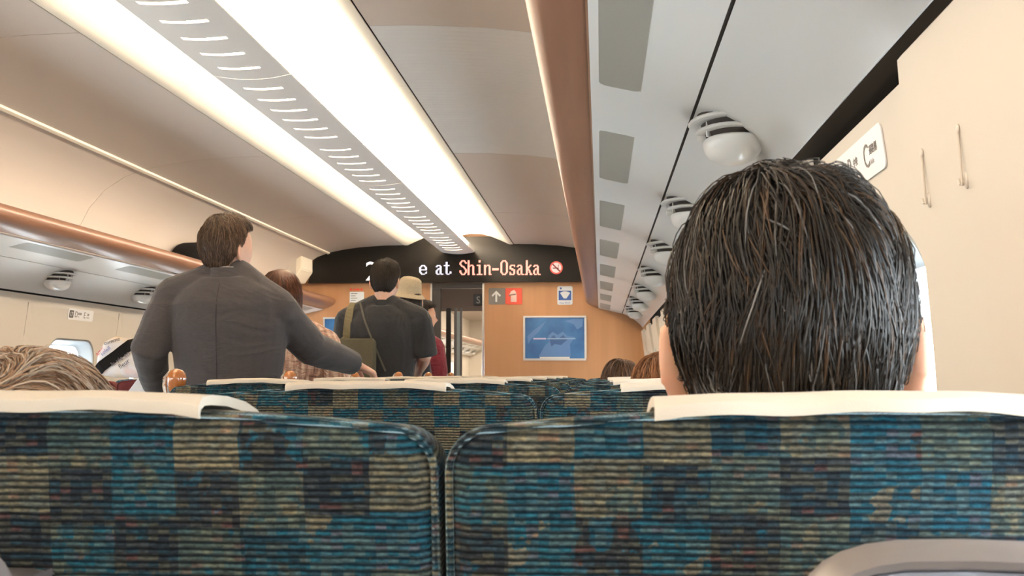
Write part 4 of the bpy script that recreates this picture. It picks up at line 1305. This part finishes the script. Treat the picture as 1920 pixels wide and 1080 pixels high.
def strap(name, path, w, th, m_, parent, across=None):
    bm = bmesh.new(); rings = []
    P_ = [p for p, _ in path]
    for i, (p, nrm) in enumerate(path):
        t = (P_[min(i + 1, len(P_) - 1)] - P_[max(i - 1, 0)]).normalized()
        s_ = t.cross(nrm).normalized()
        rings.append([p + s_ * w + nrm * th, p - s_ * w + nrm * th, p - s_ * w - nrm * th, p + s_ * w - nrm * th])
    ring_loft(bm, rings)
    return bm_obj(name, bm, m_, parent)

# ------------------------------------------------------------------ hair
def hair(parent, C, M, s, n, length, allow, color, crown=(0.05, -0.5, 0.86), thick=0.016, width=0.0008, segs=7, cap_color=(0.01, 0.008, 0.007), material='hair', fall=None, messy=0.12, whorl=0.35, name='hair', vol=None, clump=0.2, seed=1, lift_noise=0.35, margin=0.07):
    rng = np.random.default_rng(seed)
    cr = np.array(crown, dtype=float); cr /= np.linalg.norm(cr)
    m3 = int(n * 3.0)
    d = rng.normal(size=(m3, 3)); d /= np.linalg.norm(d, axis=1)[:, None]
    d = d[allow(d)][:n]
    n = len(d)
    root = d.copy()
    # slow random field so that neighbouring strands move together
    def field(d, k, f):
        out = np.zeros(len(d)); r2 = np.random.default_rng(k)
        for _ in range(5):
            w = r2.normal(size=3) * f; out += np.sin(d @ w + r2.uniform(0, 6.28))
        return out / 2.2
    L = length(d) if callable(length) else np.full(n, length)
    L = L * (1 + 0.22 * rng.uniform(-1, 1, n))
    T = (thick(d) if callable(thick) else np.full(n, thick)) * (1 + lift_noise * rng.uniform(-1, 1, n) + 0.25 * field(d, seed + 5, 6))
    pts = np.zeros((n, segs + 1, 3))
    cur = d.copy()
    ang_noise = 0.35 * field(d, seed + 1, 5) * clump / 0.2 + 0.5 * clump * field(d, seed + 2, 16) + messy * rng.normal(size=n)
    pos = None
    for i in range(segs + 1):
        t = i / segs
        base = head_shape(cur, s)
        lift = T * (1 - (1 - min(1, t * 2.2)) ** 2) * (1 if vol is None else vol(root))
        tip = 1 - 0.35 * max(0, t - 0.6) / 0.4
        p = base + cur * (0.001 + lift * tip)[:, None]
        if fall is not None and pos is not None:
            below = (pos[:, 2] < fall[0])
            step = (L / segs)[:, None]
            dn = pos + np.stack([np.sign(pos[:, 0]) * 0.02 * field(root, seed + 9, 9), 0.06 * field(root, seed + 8, 9), -np.ones(n)], 1) * step
            dn[:, 0] -= np.sign(dn[:, 0]) * fall[1] * L / segs
            p = np.where(below[:, None], dn, p)
        pts[:, i] = p; pos = p
        tg = cur * (cur @ cr)[:, None] - cr
        tl = np.linalg.norm(tg, axis=1)[:, None]; tg = tg / np.maximum(tl, 1e-6)
        perp = np.cross(cur, tg)
        wh = whorl * np.exp(-(np.arccos(np.clip(cur @ cr, -1, 1)) / 0.35) ** 2) * 4
        a = ang_noise + wh
        v = tg * np.cos(a)[:, None] + perp * np.sin(a)[:, None]
        g = np.array([0, 0, -1.0]) * 0.5
        v = v + g - cur * (cur @ g)[:, None]
        v /= np.maximum(np.linalg.norm(v, axis=1)[:, None], 1e-6)
        nxt = cur + v * (L / segs / 0.1)[:, None]
        nxt /= np.linalg.norm(nxt, axis=1)[:, None]
        if fall is None:                                   # cut along the hairline: ears, brow and nape stay free
            keep = allow(nxt, margin)
            nxt = np.where(keep[:, None], nxt, cur + (nxt - cur) * 0.12)
        cur = nxt
    Rm = np.array(M); Cn = np.array(C)
    # curl kink along each strand
    kink = rng.normal(size=(n, 1, 3)) * 0.0022 * s
    tt = np.linspace(0, 1, segs + 1)[None, :, None]
    pts = pts + kink * np.sin(tt * rng.uniform(3, 8, size=(n, 1, 1))) * tt
    # three-sided tapering strands
    tang = np.gradient(pts, axis=1); tang /= np.maximum(np.linalg.norm(tang, axis=2, keepdims=True), 1e-9)
    out = root[:, None, :]
    a1 = np.cross(tang, np.broadcast_to(out, tang.shape)); a1 /= np.maximum(np.linalg.norm(a1, axis=2, keepdims=True), 1e-9)
    a2 = np.cross(a1, tang)
    W = width * (0.6 + 0.8 * rng.uniform(size=n))[:, None, None] * (np.array([1.0] * (segs - 1) + [0.75, 0.15])[None, :, None])
    ring = np.stack([pts + a1 * W, pts - a1 * W * 0.6 + a2 * W * 0.6, pts - a1 * W * 0.6 - a2 * W * 0.6], axis=2)
    V = ring.reshape(-1, 3)
    idx = np.arange(n * (segs + 1) * 3).reshape(n, segs + 1, 3)
    q = []
    for k in range(3):
        j = (k + 1) % 3
        q.append(np.stack([idx[:, :-1, k], idx[:, :-1, j], idx[:, 1:, j], idx[:, 1:, k]], -1).reshape(-1, 4))
    Q = np.concatenate(q)
    colr = np.repeat(color(root, rng)[:, None, :], (segs + 1) * 3, axis=1).reshape(-1, 3)
    # scalp cap under the strands
    nu, nv = 56, 40
    th = np.linspace(0, math.pi, nv + 1); ph = np.linspace(0, 2 * math.pi, nu, endpoint=False)
    D = np.stack([np.sin(th)[:, None] * np.cos(ph)[None], np.sin(th)[:, None] * np.sin(ph)[None], np.cos(th)[:, None] * np.ones(nu)[None]], -1).reshape(-1, 3)
    ok = allow(D)
    cl = (thick(D) if callable(thick) else thick) * 0.62
    cp = head_shape(D, s) + D * np.where(ok, cl if np.ndim(cl) else cl, 0.001)[:, None]
    ci = np.arange((nv + 1) * nu).reshape(nv + 1, nu)
    cq = np.stack([ci[:-1], ci[1:], np.roll(ci, -1, 1)[1:], np.roll(ci, -1, 1)[:-1]], -1).reshape(-1, 4)
    cq = cq[ok[cq].all(axis=1)]
    cc = np.tile(np.array(cap_color), (len(cp), 1))
    allV = np.concatenate([V, cp]) @ Rm.T + Cn
    allQ = np.concatenate([Q, cq + len(V)])
    allC = np.concatenate([colr, cc])
    return np_mesh(name, allV, allQ, material, parent, True, allC)

def hairline(front=0.42, side=-0.05, nape=-0.62, ear=True):
    """scalp region covered by hair, in head directions"""
    def f(d, m=0.0):
        x, y, z = d[:, 0], d[:, 1], d[:, 2]
        lim = -m + np.where(y > 0.25, front + 0.25 * (y - 0.25), np.where(y > -0.15, side + (front - side) * np.clip((y + 0.15) / 0.4, 0, 1) ** 1.5, nape + (side - nape) * np.clip((y + 0.75) / 0.6, 0, 1) ** 2.0))
        return z > lim
    return f

def pal(base, var=0.35, accents=()):
    """strand colours: base varied in brightness, with some strands of other colours"""
    base = np.array(base)
    def f(root, rng):
        n = len(root)
        c = base[None] * (1 + var * rng.uniform(-1, 1, size=(n, 1)))
        for share, colr in accents:
            sh = share(root) if callable(share) else np.full(n, share)
            k = rng.uniform(size=n) < sh
            c[k] = np.array(colr)[None] * (1 + 0.3 * rng.uniform(-1, 1, size=(k.sum(), 1)))
        return np.clip(c, 0, 1)
    return f

mat('skin_warm', (0.66, 0.38, 0.26), 0.5, sss=0.25, var=0.05, var_scale=25)
mat('skin_fair', (0.72, 0.45, 0.33), 0.5, sss=0.25, var=0.05, var_scale=25)
mat('eye_white', (0.85, 0.83, 0.8), 0.2); mat('eye_dark', (0.02, 0.012, 0.008), 0.1)
mat('trouser_dark', (0.02, 0.022, 0.028), 0.85, bump=0.3, bump_scale=60)
mat('shoe_black', (0.012, 0.011, 0.010), 0.35)
def woven(name, color, rough=0.85, fine=1500, amp=0.25, fold=0.5, fold_scale=9, fold_stretch=(1, 1, 2.4)):
    """cloth with a fine weave and soft creases"""
    m = bpy.data.materials.new(name); nt = nt_of(m); b = nt.nodes['Principled BSDF']
    b.inputs['Base Color'].default_value = (*color, 1); b.inputs['Roughness'].default_value = rough; b.inputs['Specular IOR Level'].default_value = 0.2
    b.inputs['Sheen Weight'].default_value = 0.15
    tc = nt.nodes.new('ShaderNodeTexCoord'); mp = nt.nodes.new('ShaderNodeMapping'); mp.inputs['Scale'].default_value = fold_stretch
    nt.links.new(tc.outputs['Object'], mp.inputs['Vector'])
    n1 = nt.nodes.new('ShaderNodeTexNoise'); n1.inputs['Scale'].default_value = fold_scale; n1.inputs['Detail'].default_value = 2; n1.inputs['Distortion'].default_value = 0.8
    nt.links.new(mp.outputs[0], n1.inputs['Vector'])
    r = mth(nt, 'ABSOLUTE', mth(nt, 'SUBTRACT', n1.outputs['Fac'], 0.5))
    n2 = nt.nodes.new('ShaderNodeTexNoise'); n2.inputs['Scale'].default_value = fine
    nt.links.new(tc.outputs['Object'], n2.inputs['Vector'])
    n3 = nt.nodes.new('ShaderNodeTexNoise'); n3.inputs['Scale'].default_value = 220; n3.inputs['Detail'].default_value = 2
    mp3 = nt.nodes.new('ShaderNodeMapping'); mp3.inputs['Scale'].default_value = (0.25, 1, 1.6); nt.links.new(tc.outputs['Object'], mp3.inputs['Vector']); nt.links.new(mp3.outputs[0], n3.inputs['Vector'])
    mx = nt.nodes.new('ShaderNodeMix'); mx.data_type = 'RGBA'
    mx.inputs['A'].default_value = (*[c * 0.72 for c in color], 1); mx.inputs['B'].default_value = (*[c * 1.28 for c in color], 1)
    nt.links.new(n3.outputs['Fac'], mx.inputs['Factor']); nt.links.new(mx.outputs['Result'], b.inputs['Base Color'])
    b1 = nt.nodes.new('ShaderNodeBump'); b1.inputs['Strength'].default_value = fold; b1.inputs['Distance'].default_value = 0.03; b1.invert = True
    nt.links.new(r, b1.inputs['Height'])
    b2 = nt.nodes.new('ShaderNodeBump'); b2.inputs['Strength'].default_value = amp; b2.inputs['Distance'].default_value = 0.0008
    nt.links.new(n2.outputs['Fac'], b2.inputs['Height']); nt.links.new(b1.outputs[0], b2.inputs['Normal'])
    nt.links.new(b2.outputs[0], b.inputs['Normal'])
    MATS[name] = m
    return m
woven('jacket_grey', (0.058, 0.054, 0.058), fold=0.6, fold_scale=4); woven('polo_black', (0.028, 0.029, 0.032), fold_stretch=(1.4, 1, 0.7)); woven('shirt_burgundy', (0.17, 0.022, 0.035)); woven('shirt_dark', (0.03, 0.034, 0.045))
woven('blouse_pink', (0.55, 0.36, 0.28), fold=0.8, fold_scale=16)
m = MATS['blouse_pink']; nt = m.node_tree                    # streaky print of the blouse
tc = nt.nodes.new('ShaderNodeTexCoord'); mp = nt.nodes.new('ShaderNodeMapping'); mp.inputs['Scale'].default_value = (60, 60, 7)
nt.links.new(tc.outputs['Object'], mp.inputs['Vector'])
n = nt.nodes.new('ShaderNodeTexNoise'); n.inputs['Scale'].default_value = 1.0; n.inputs['Detail'].default_value = 3; nt.links.new(mp.outputs[0], n.inputs['Vector'])
nt.links.new(ramp(nt, n.outputs['Fac'], [(0.36, (0.30, 0.16, 0.12)), (0.5, (0.52, 0.33, 0.25)), (0.66, (0.72, 0.55, 0.43))], constant=False), nt.nodes['Principled BSDF'].inputs['Base Color'])
woven('shirt_white', (0.75, 0.74, 0.72)); woven('shirt_blue', (0.20, 0.27, 0.38))

# ---- the man with black greying hair in the near window seat
hc = at(1492, 605, 0.815)
b = Body(XA, 0.99, 1.70, seated=True, hip_z=0.455, lean=-0.26, width=0.92, head_c=(hc.x - 0.004, 0.815, 1.178), head_s=0.93, head_pitch=0.02, head_yaw=-0.16)
p = make_person(b, 'person seen from behind with black hair greying at the sides, leaning on the checked seat', 'skin_warm', 0.0055,
                [dict(name='shirt', g=0.012, mat='shirt_white', upto=1.92)], ear_flare=0.65, ear=1.22)
collar(b, 'shirt_white', p['root'])
def grey_share(root):
    x, y, z = root[:, 0], root[:, 1], root[:, 2]
    return np.clip(0.04 + 0.75 * np.clip((0.15 - z) / 0.7, 0, 1) * (0.35 + 0.65 * np.abs(x)) + 0.25 * np.clip(np.abs(x) - 0.75, 0, 1), 0, 0.8)
colf = pal((0.013, 0.010, 0.008), 0.5, ((0.16, (0.055, 0.028, 0.012)), (grey_share, (0.16, 0.16, 0.165))))
def big_thick(d):
    return 0.0070 + 0.004 * np.clip(d[:, 2], 0, 1) + 0.0035 * np.clip(np.abs(d[:, 0]) - 0.4, 0, 1) - 0.004 * np.clip(-d[:, 2] - 0.1, 0, 0.6)
hair(p['root'], b.head_c, b.HM, b.head_s, 15000, lambda d: 0.055 + 0.02 * np.clip(d[:, 2], 0, 1), hairline(0.45, 0.12, -0.80), colf, crown=(0.0, -0.28, 0.96), thick=big_thick, width=0.00052, segs=8, messy=0.2, clump=0.40, seed=3, lift_noise=0.5, margin=0.0)

# ---- the person slumped in the near middle seat, only the crown shows
hc = at(22, 760, 0.86)
b = Body(XB - 0.03, 1.02, 1.60, seated=True, hip_z=0.44, lean=-0.26, head_c=(hc.x + 0.006, 0.865, 1.052), head_s=0.97, head_pitch=-0.10)
p = make_person(b, 'person slumped low behind the checked seat, only a grey-brown crown of hair showing', 'skin_warm', 0.008, [dict(name='shirt', g=0.012, mat='shirt_blue', upto=1.92)])
hair(p['root'], b.head_c, b.HM, b.head_s, 9000, 0.07, hairline(0.45, -0.02, -0.62), pal((0.38, 0.25, 0.165), 0.35, ((0.40, (0.55, 0.45, 0.36)), (0.12, (0.15, 0.085, 0.05)))), crown=(0.06, -0.66, 0.74), thick=0.005, width=0.00065, segs=7, messy=0.12, whorl=0.5, clump=0.2, seed=5, material='hair_soft', cap_color=(0.42, 0.24, 0.16))

# ---- the man in a grey jacket standing in the aisle
b = Body(-0.152, 4.0, 1.785, width=1.17, head_yaw=-0.50, head_pitch=0.04, drop=(0.0, 0.005))
HX = at(684, 690, 4.55)
hd = at(424, 452, 4.0); b.head_c = Vector((hd.x + 0.004, 4.0, hd.z - 0.030))
el = at(266, 655, 3.97); wl = at(318, 700, 4.20)
b.arm[-1] = dict(e=Vector((el.x + 0.045, 3.93, el.z)), w=Vector((wl.x - 0.05, 4.19, 1.10)), d=Vector((0.1, 1, -0.25)), n=Vector((0.6, 0, -0.6)), curl=0.9)
er = at(586, 646, 4.22); wr_ = at(668, 688, 4.50)
b.sh[1] = b.pt(0.172, -0.005, 0.778 * 1.785); b.sh[-1] = b.pt(-0.205, -0.012, 0.800 * 1.785)
b.arm[1] = dict(e=Vector((er.x, 4.20, er.z - 0.015)), w=Vector((wr_.x, 4.47, wr_.z + 0.012)), d=Vector((0.80, 0.45, -0.42)), n=Vector((-0.35, -0.15, -0.9)), curl=0.75)
fold = noise_folds(5, 2, (0.7, 1, 1.5))
p = make_person(b, 'person in dark grey suit jacket standing in the aisle, arm stretched to a seat', 'skin_fair', 0.0055,
                [dict(name='jacket', g=0.020, mat='jacket_grey', z0=0.47, z1=0.84, upto=1.96, cuff=0.35, slope=0.060, wr=(0.003, fold), voxel=0.007)])
collar(b, 'shirt_white', p['root'], r=0.060, h=0.042, z=0.838, name='shirt_collar', g=0.002)
collar(b, 'jacket_grey', p['root'], r=0.066, h=0.042, z=0.836, name='jacket_collar', g=0.008)
pa = surf_path(p['jacket'], [(b.base.x + 0.0, 0, z) for z in np.linspace(0.50 * 1.785, 0.825 * 1.785, 30)], 0.0)
strap('back_seam', [(q - Vector((0, 0.0002, 0)), nrm) for q, nrm in pa], 0.0012, 0.0008, mat('seam_dark', (0.02, 0.018, 0.018), 0.9), p['root'])
hair(p['root'], b.head_c, b.HM, b.head_s, 6000, 0.055, hairline(0.45, 0.02, -0.60), pal((0.062, 0.034, 0.020), 0.45, ((0.35, (0.16, 0.105, 0.07)), (0.1, (0.02, 0.012, 0.008)))), crown=(0.0, -0.35, 0.93), thick=lambda d: 0.007 + 0.007 * np.clip(d[:, 2], 0, 1), width=0.0009, segs=6, messy=0.2, seed=8, margin=0.0, cap_color=(0.05, 0.027, 0.016), clump=0.3)
JACKET = b

# ---- the woman with reddish-brown hair
hd = at(527, 552, 4.95)
b = Body(hd.x + 0.03, 4.97, 1.615, width=0.92, head_c=(hd.x, 4.95, hd.z - 0.012))
hb = at(600, 606, 4.9)
b.arm[1] = dict(e=b.pt(0.235, 0.03, 1.05), w=Vector((hb.x + 0.01, 5.14, 1.30)), d=Vector((-0.7, 0.3, 0.5)), n=Vector((-0.4, -0.3, -0.8)), curl=1.1)
p = make_person(b, 'person with long reddish-brown hair and pinkish patterned top, behind the stretched jacket arm', 'skin_fair', 0.007, [dict(name='blouse', g=0.014, mat='blouse_pink', upto=1.6, wr=(0.004, noise_folds(12, 5, (1, 1, .5))))], legs_m='trouser_dark')
hair(p['root'], b.head_c, b.HM, b.head_s, 6500, 0.30, hairline(0.42, -0.10, -0.55), pal((0.085, 0.026, 0.010), 0.4, ((0.25, (0.17, 0.06, 0.025)), (0.15, (0.035, 0.012, 0.006)))), crown=(0.1, -0.1, 0.99), thick=0.014, width=0.0010, segs=10, fall=(-0.005, 0.06), messy=0.08, whorl=0.1, seed=11, cap_color=(0.07, 0.02, 0.008), lift_noise=0.25)

# ---- the man in a dark polo shirt with a shoulder bag
hd = at(723, 520, 6.4)
b = Body(hd.x - 0.01, 6.4, 1.835, width=1.10, head_c=(hd.x, 6.4, hd.z - 0.022), head_yaw=-0.12)
ee = at(796, 655, 6.45)
ww = at(782, 693, 6.62)
b.arm[1] = dict(e=Vector((ee.x + 0.005, 6.42, ee.z - 0.045)), w=Vector((ww.x, 6.66, 1.165)), d=Vector((-0.35, 0.9, -0.25)), n=Vector((0, 0, -1)), curl=0.5)
p = make_person(b, 'person in black polo shirt with short dark hair and olive shoulder bag', 'skin_fair', 0.007,
                [dict(name='polo_shirt', g=0.020, mat='polo_black', upto=0.98, cuff=0.9, wr=(0.0045, noise_folds(7, 9, (1.2, 1, .7))), z1=0.84)])
collar(b, 'polo_black', p['root'], r=0.060, h=0.040, z=0.838)
hair(p['root'], b.head_c, b.HM, b.head_s, 5000, 0.035, hairline(0.45, 0.10, -0.55), pal((0.018, 0.012, 0.008), 0.4, ((0.15, (0.05, 0.035, 0.02)),)), crown=(0.0, -0.3, 0.95), thick=lambda d: 0.004 + 0.009 * np.clip(d[:, 2] + 0.1, 0, 1), width=0.0009, segs=5, messy=0.2, seed=13, margin=0.0)
POLO, POLO_SHIRT = b, p['polo_shirt']

# ---- the person with a straw hat
hd = at(770, 562, 7.35)
b = Body(hd.x - 0.10, 7.35, 1.70, width=0.82, head_s=0.92, head_c=(hd.x + 0.004, 7.35, hd.z - 0.012))
p = make_person(b, 'person in woven straw hat, half hidden behind the man in black polo shirt', 'skin_fair', 0.009, [dict(name='shirt', g=0.014, mat='shirt_dark', upto=1.5)])
HL = hairline(0.40, -0.15, -0.58)
hair(p['root'], b.head_c, b.HM, b.head_s, 4000, 0.09, lambda d, m=0.0: HL(d, m) & (d[:, 2] < 0.62), pal((0.014, 0.009, 0.007), 0.4, ((0.2, (0.05, 0.025, 0.012)),)), crown=(0.0, -0.1, 0.99), thick=lambda d: 0.011 - 0.009 * np.clip((d[:, 2] - 0.15) * 4, 0, 1), width=0.0011, segs=7, fall=(-0.03, 0.2), messy=0.1, whorl=0.1, seed=17)
bm = bmesh.new()
top = b.head_c + Vector((-0.014, -0.005, 0.058))
HMt = rot_m(0, 0.12, 0.16)
prof = [(0.0, 0.118), (0.03, 0.117), (0.06, 0.110), (0.079, 0.094), (0.087, 0.06), (0.092, 0.02), (0.096, 0.0), (0.125, -0.012), (0.142, -0.028), (0.140, -0.031), (0.122, -0.016), (0.092, -0.004), (0.087, 0.02), (0.080, 0.06), (0.07, 0.09), (0.0, 0.112)]
prof = [(r * 0.88 if r < 0.11 else r * 0.78, z * 0.92) for r, z in prof]
rings = [[top + HMt @ Vector((max(r, 0.001) * math.cos(2 * math.pi * k / 30), max(r, 0.001) * 1.12 * math.sin(2 * math.pi * k / 30), z)) for k in range(30)] for r, z in prof]
ring_loft(bm, rings)
m = mat('straw', (0.42, 0.35, 0.24), 0.8, bump=0.8, bump_scale=160, bump_dist=0.004, var=0.18, var_scale=120)
bm_obj('straw_hat', bm, 'straw', p['root'], smooth=True)

# ---- the person in a burgundy shirt looking sideways
hd = at(800, 592, 8.15)
b = Body(hd.x - 0.085, 8.17, 1.69, width=0.84, face=-0.3, head_c=(hd.x - 0.035, 8.17, hd.z - 0.01), head_yaw=-0.85)
p = make_person(b, 'person in burgundy shirt with face turned in profile, just before the doorway', 'skin_warm', 0.007, [dict(name='shirt', g=0.022, mat='shirt_burgundy', upto=0.95, cuff=0.6, z1=0.84, wr=(0.004, noise_folds(9, 4)))])
collar(b, 'shirt_burgundy', p['root'], r=0.058, h=0.035, z=0.838)
hair(p['root'], b.head_c, b.HM, b.head_s, 3500, 0.05, hairline(0.50, 0.05, -0.5), pal((0.014, 0.009, 0.007), 0.4), crown=(0.0, -0.3, 0.95), thick=0.014, width=0.0011, segs=5, messy=0.15, seed=19)

# ---- two passengers farther along the window seats, tops of heads only
hd = at(1243, 705, 2.90)
b = Body(XA, 3.06, 1.56, width=0.9, seated=True, hip_z=0.48, lean=-0.26, head_c=(hd.x + 0.005, 2.90, 1.078), head_pitch=-0.02)
p = make_person(b, 'person seated under the vents, top of tousled ginger-brown hair beside the black-haired man', 'skin_fair', 0.010, [dict(name='shirt', g=0.012, mat='shirt_blue', upto=1.9)])
hair(p['root'], b.head_c, b.HM, b.head_s, 4000, 0.07, hairline(0.45, -0.02, -0.6), pal((0.20, 0.085, 0.035), 0.45, ((0.3, (0.32, 0.16, 0.08)),)), crown=(0.0, -0.4, 0.9), thick=0.013, width=0.0009, segs=6, messy=0.35, seed=23, material='hair_soft', cap_color=(0.16, 0.07, 0.03))
hd = at(1163, 705, 4.95)
b = Body(XA, 5.12, 1.60, width=0.9, seated=True, hip_z=0.49, lean=-0.26, head_c=(hd.x, 4.95, 1.085))
p = make_person(b, 'person seated near the end wall, top of dark brown hair under the blue poster', 'skin_fair', 0.010, [dict(name='shirt', g=0.012, mat='shirt_dark', upto=1.9)])
hair(p['root'], b.head_c, b.HM, b.head_s, 3500, 0.09, hairline(0.45, -0.05, -0.6), pal((0.06, 0.026, 0.012), 0.4, ((0.25, (0.17, 0.085, 0.04)),)), crown=(0.2, -0.1, 0.97), thick=0.012, width=0.0011, segs=6, messy=0.12, seed=29, cap_color=(0.05, 0.02, 0.01))

# ================================================================== BAGS
# olive shoulder bag with a strap over the polo shirt
bc = at(668, 668, 6.24)
t = thing('shoulder_bag', 'olive canvas shoulder bag hanging on the back of the man in black polo shirt', 'bag', (bc.x, 6.2, 1.10))
mat('olive_canvas', (0.085, 0.075, 0.045), 0.85, bump=0.4, bump_scale=300, var=0.15, var_scale=20)
bm = bmesh.new()
a1 = at(630, 636, 6.2); a2 = at(701, 720, 6.2)
tmp = surf_path(POLO_SHIRT, [((a1.x + a2.x) / 2 + 0.03, 0, 1.15)], 0)
yb = (tmp[0][0].y if tmp else 6.25) - 0.085
box(bm, (a1.x + 0.0, yb, 0.98), (a2.x, yb + 0.075, a1.z), 0.022, 3); bm_obj('bag_body', bm, 'olive_canvas', t, smooth=True)
bm = bmesh.new(); box(bm, (a1.x + 0.006, yb - 0.006, 1.04), (a2.x - 0.006, yb + 0.03, a1.z + 0.004), 0.006, 2); bm_obj('flap', bm, 'olive_canvas', t)
pts2 = []
q0 = at(655, 570, 6.3); q1 = at(640, 640, 6.2)
path = surf_path(POLO_SHIRT, [(q0.x + (q1.x - q0.x) * k / 10, 0, q0.z - 0.004 + (q1.z - q0.z) * k / 10) for k in range(11)], 0.004)
path[-1] = (Vector((path[-1][0].x, min(path[-1][0].y, yb + 0.02), path[-1][0].z)), path[-1][1])
top = path[0][0]
path = [(top + Vector((0.012, 0.10, 0.006)), Vector((0, 0.3, 1)).normalized()), (top + Vector((0.006, 0.035, 0.016)), Vector((0, -0.5, 1)).normalized())] + path
strap('strap', path, 0.022, 0.0025, mat('olive_strap', (0.17, 0.145, 0.085), 0.9), t)
# thin cord of the bag across the back
q0 = at(672, 566, 6.3); q1 = at(724, 696, 6.3)
path = surf_path(POLO_SHIRT, [(q0.x + (q1.x - q0.x) * k / 14, 0, q0.z + (q1.z - q0.z) * k / 14) for k in range(15)], 0.003)
strap('cord', path, 0.005, 0.002, mat('cord_grey', (0.10, 0.095, 0.08), 0.9), t)

# black rounded bag on the luggage rack
bc = at(362, 480, 6.8)
t = thing('travel_bag', 'black rounded bag lying on the luggage rack behind the man in grey jacket', 'bag', (bc.x, 6.8, 1.74))
mat('black_nylon', (0.007, 0.006, 0.006), 0.85, spec=0.2, bump=0.5, bump_scale=40, bump_dist=0.006)
bm = bmesh.new()
rings = []
for x, sy, sz in ((-0.15, 0.10, 0.05), (-0.13, 0.22, 0.10), (-0.06, 0.29, 0.118), (0.03, 0.30, 0.120), (0.10, 0.26, 0.105), (0.135, 0.15, 0.06)):
    rings.append([Vector((bc.x + 0.0 + x, 6.95 + sy * math.copysign(abs(math.cos(a)) ** 0.8, math.cos(a)), 1.865 + sz * math.copysign(abs(math.sin(a)) ** 0.8, math.sin(a)))) for a in [2 * math.pi * k / 24 for k in range(24)]])
ring_loft(bm, rings); bm_obj('bag_body', bm, 'black_nylon', t, smooth=True)
bm = bmesh.new(); tube(bm, [(bc.x + 0.10, 6.80, 1.90), (bc.x + 0.135, 6.83, 1.915), (bc.x + 0.135, 7.05, 1.915), (bc.x + 0.10, 7.08, 1.90)], 0.011, 8, round_ends=True); bm_obj('carry_handle', bm, 'black_nylon', t, smooth=True)

# patterned white tote with a broad black strap, and the white paper bag
tb = at(226, 668, 4.30)
t = thing('tote_bag', 'white tote bag with coloured scribbles and black band, at the grey jacket elbow', 'bag', (tb.x, 4.3, tb.z - 0.1))
m = bpy.data.materials.new('tote_cloth'); nt = nt_of(m); bb = nt.nodes['Principled BSDF']; bb.inputs['Roughness'].default_value = 0.8
tc = nt.nodes.new('ShaderNodeTexCoord'); n = nt.nodes.new('ShaderNodeTexNoise'); n.inputs['Scale'].default_value = 9; n.inputs['Detail'].default_value = 2
nt.links.new(tc.outputs['Object'], n.inputs['Vector'])
nt.links.new(ramp(nt, n.outputs['Color'], [(0.0, (0.62, 0.25, 0.28)), (0.36, (0.78, 0.62, 0.60)), (0.43, (0.86, 0.83, 0.84)), (0.60, (0.85, 0.70, 0.50)), (0.68, (0.86, 0.83, 0.82))], constant=False), bb.inputs['Base Color'])
MATS['tote_cloth'] = m
bm = bmesh.new()
pts = [(183, 690), (187, 664), (200, 640), (217, 631), (246, 634), (268, 640), (284, 660), (284, 700), (262, 709), (216, 708), (192, 704)]
W3 = [at(px, py, 4.30) for px, py in pts]
cen = sum(W3, Vector()) / len(W3)
rings = []
for dy, sc in ((-0.045, 0.55), (-0.040, 0.80), (-0.022, 0.96), (0.0, 1.0), (0.03, 0.96), (0.05, 0.80), (0.056, 0.5)):
    rings.append([cen + (q - cen) * sc + Vector((0, dy, 0)) for q in W3])
ring_loft(bm, rings); to = bm_obj('bag_body', bm, 'tote_cloth', t, smooth=True)
path = surf_path(to, [at(px, py, 4.30) for px, py in ((192, 694), (200, 687), (214, 677), (228, 667), (242, 656), (254, 646), (262, 641))], 0.004)
strap('black_band', path, 0.021, 0.003, 'black_nylon', t)
def on_tote(px, py, txt, size, m_, ang):
    q = surf_path(to, [at(px, py, 4.30)], 0.0085)
    if not q: return
    r_ = Vector((math.cos(ang), 0, math.sin(ang))); u_ = Vector((-math.sin(ang), 0, math.cos(ang)))
    text_part('scribble', txt, size, m_, t, q[0][0], r_, u_, 0.0004)
mat('ink_dark', (0.05, 0.04, 0.06), 0.7); mat('ink_red', (0.55, 0.06, 0.10), 0.7); mat('ink_blue', (0.10, 0.14, 0.40), 0.7); mat('ink_grey', (0.25, 0.22, 0.25), 0.7)
on_tote(206, 648, 'comme', 0.022, 'ink_dark', 0.30); on_tote(189, 668, 'amour', 0.024, 'ink_red', 0.75)
on_tote(202, 668, 'soleil', 0.022, 'ink_blue', 0.7); on_tote(222, 688, 'la vie en', 0.026, 'ink_grey', 0.62)
on_tote(236, 692, 'fleur', 0.026, 'ink_dark', 0.62)

t = thing('paper_bag', 'plain white paper bag under the hanging cuff of the grey jacket', 'bag', at(270, 730, 4.22))
mat('paper_white', (0.80, 0.81, 0.84), 0.7, bump=0.2, bump_scale=12, bump_dist=0.006)
bm = bmesh.new()
f = [at(px, py, 4.16) for px, py in ((229, 748), (262, 704), (298, 699), (312, 722))]
f2 = [at(px, py, 4.16) for px, py in ((206, 806), (282, 838))]
prof = [f2[0], f[0], f[1], f[2], f[3], f2[1]]
ring_loft(bm, [[q for q in prof], [q + Vector((0.01, 0.10, 0)) for q in prof]])
bmesh.ops.bevel(bm, geom=bm.edges[:], offset=0.003, segments=1, affect='EDGES')
bm_obj('bag_body', bm, 'paper_white', t)
bm = bmesh.new(); c0, c1 = f[1].lerp(f[2], 0.2), f[1].lerp(f[2], 0.8)
tube(bm, [c0 + Vector((0, 0.05, -0.01)), c0 + Vector((0.01, 0.04, 0.03)), c1 + Vector((-0.01, 0.04, 0.03)), c1 + Vector((0, 0.05, -0.01))], 0.003, 6); bm_obj('paper_handle', bm, 'paper_white', t)
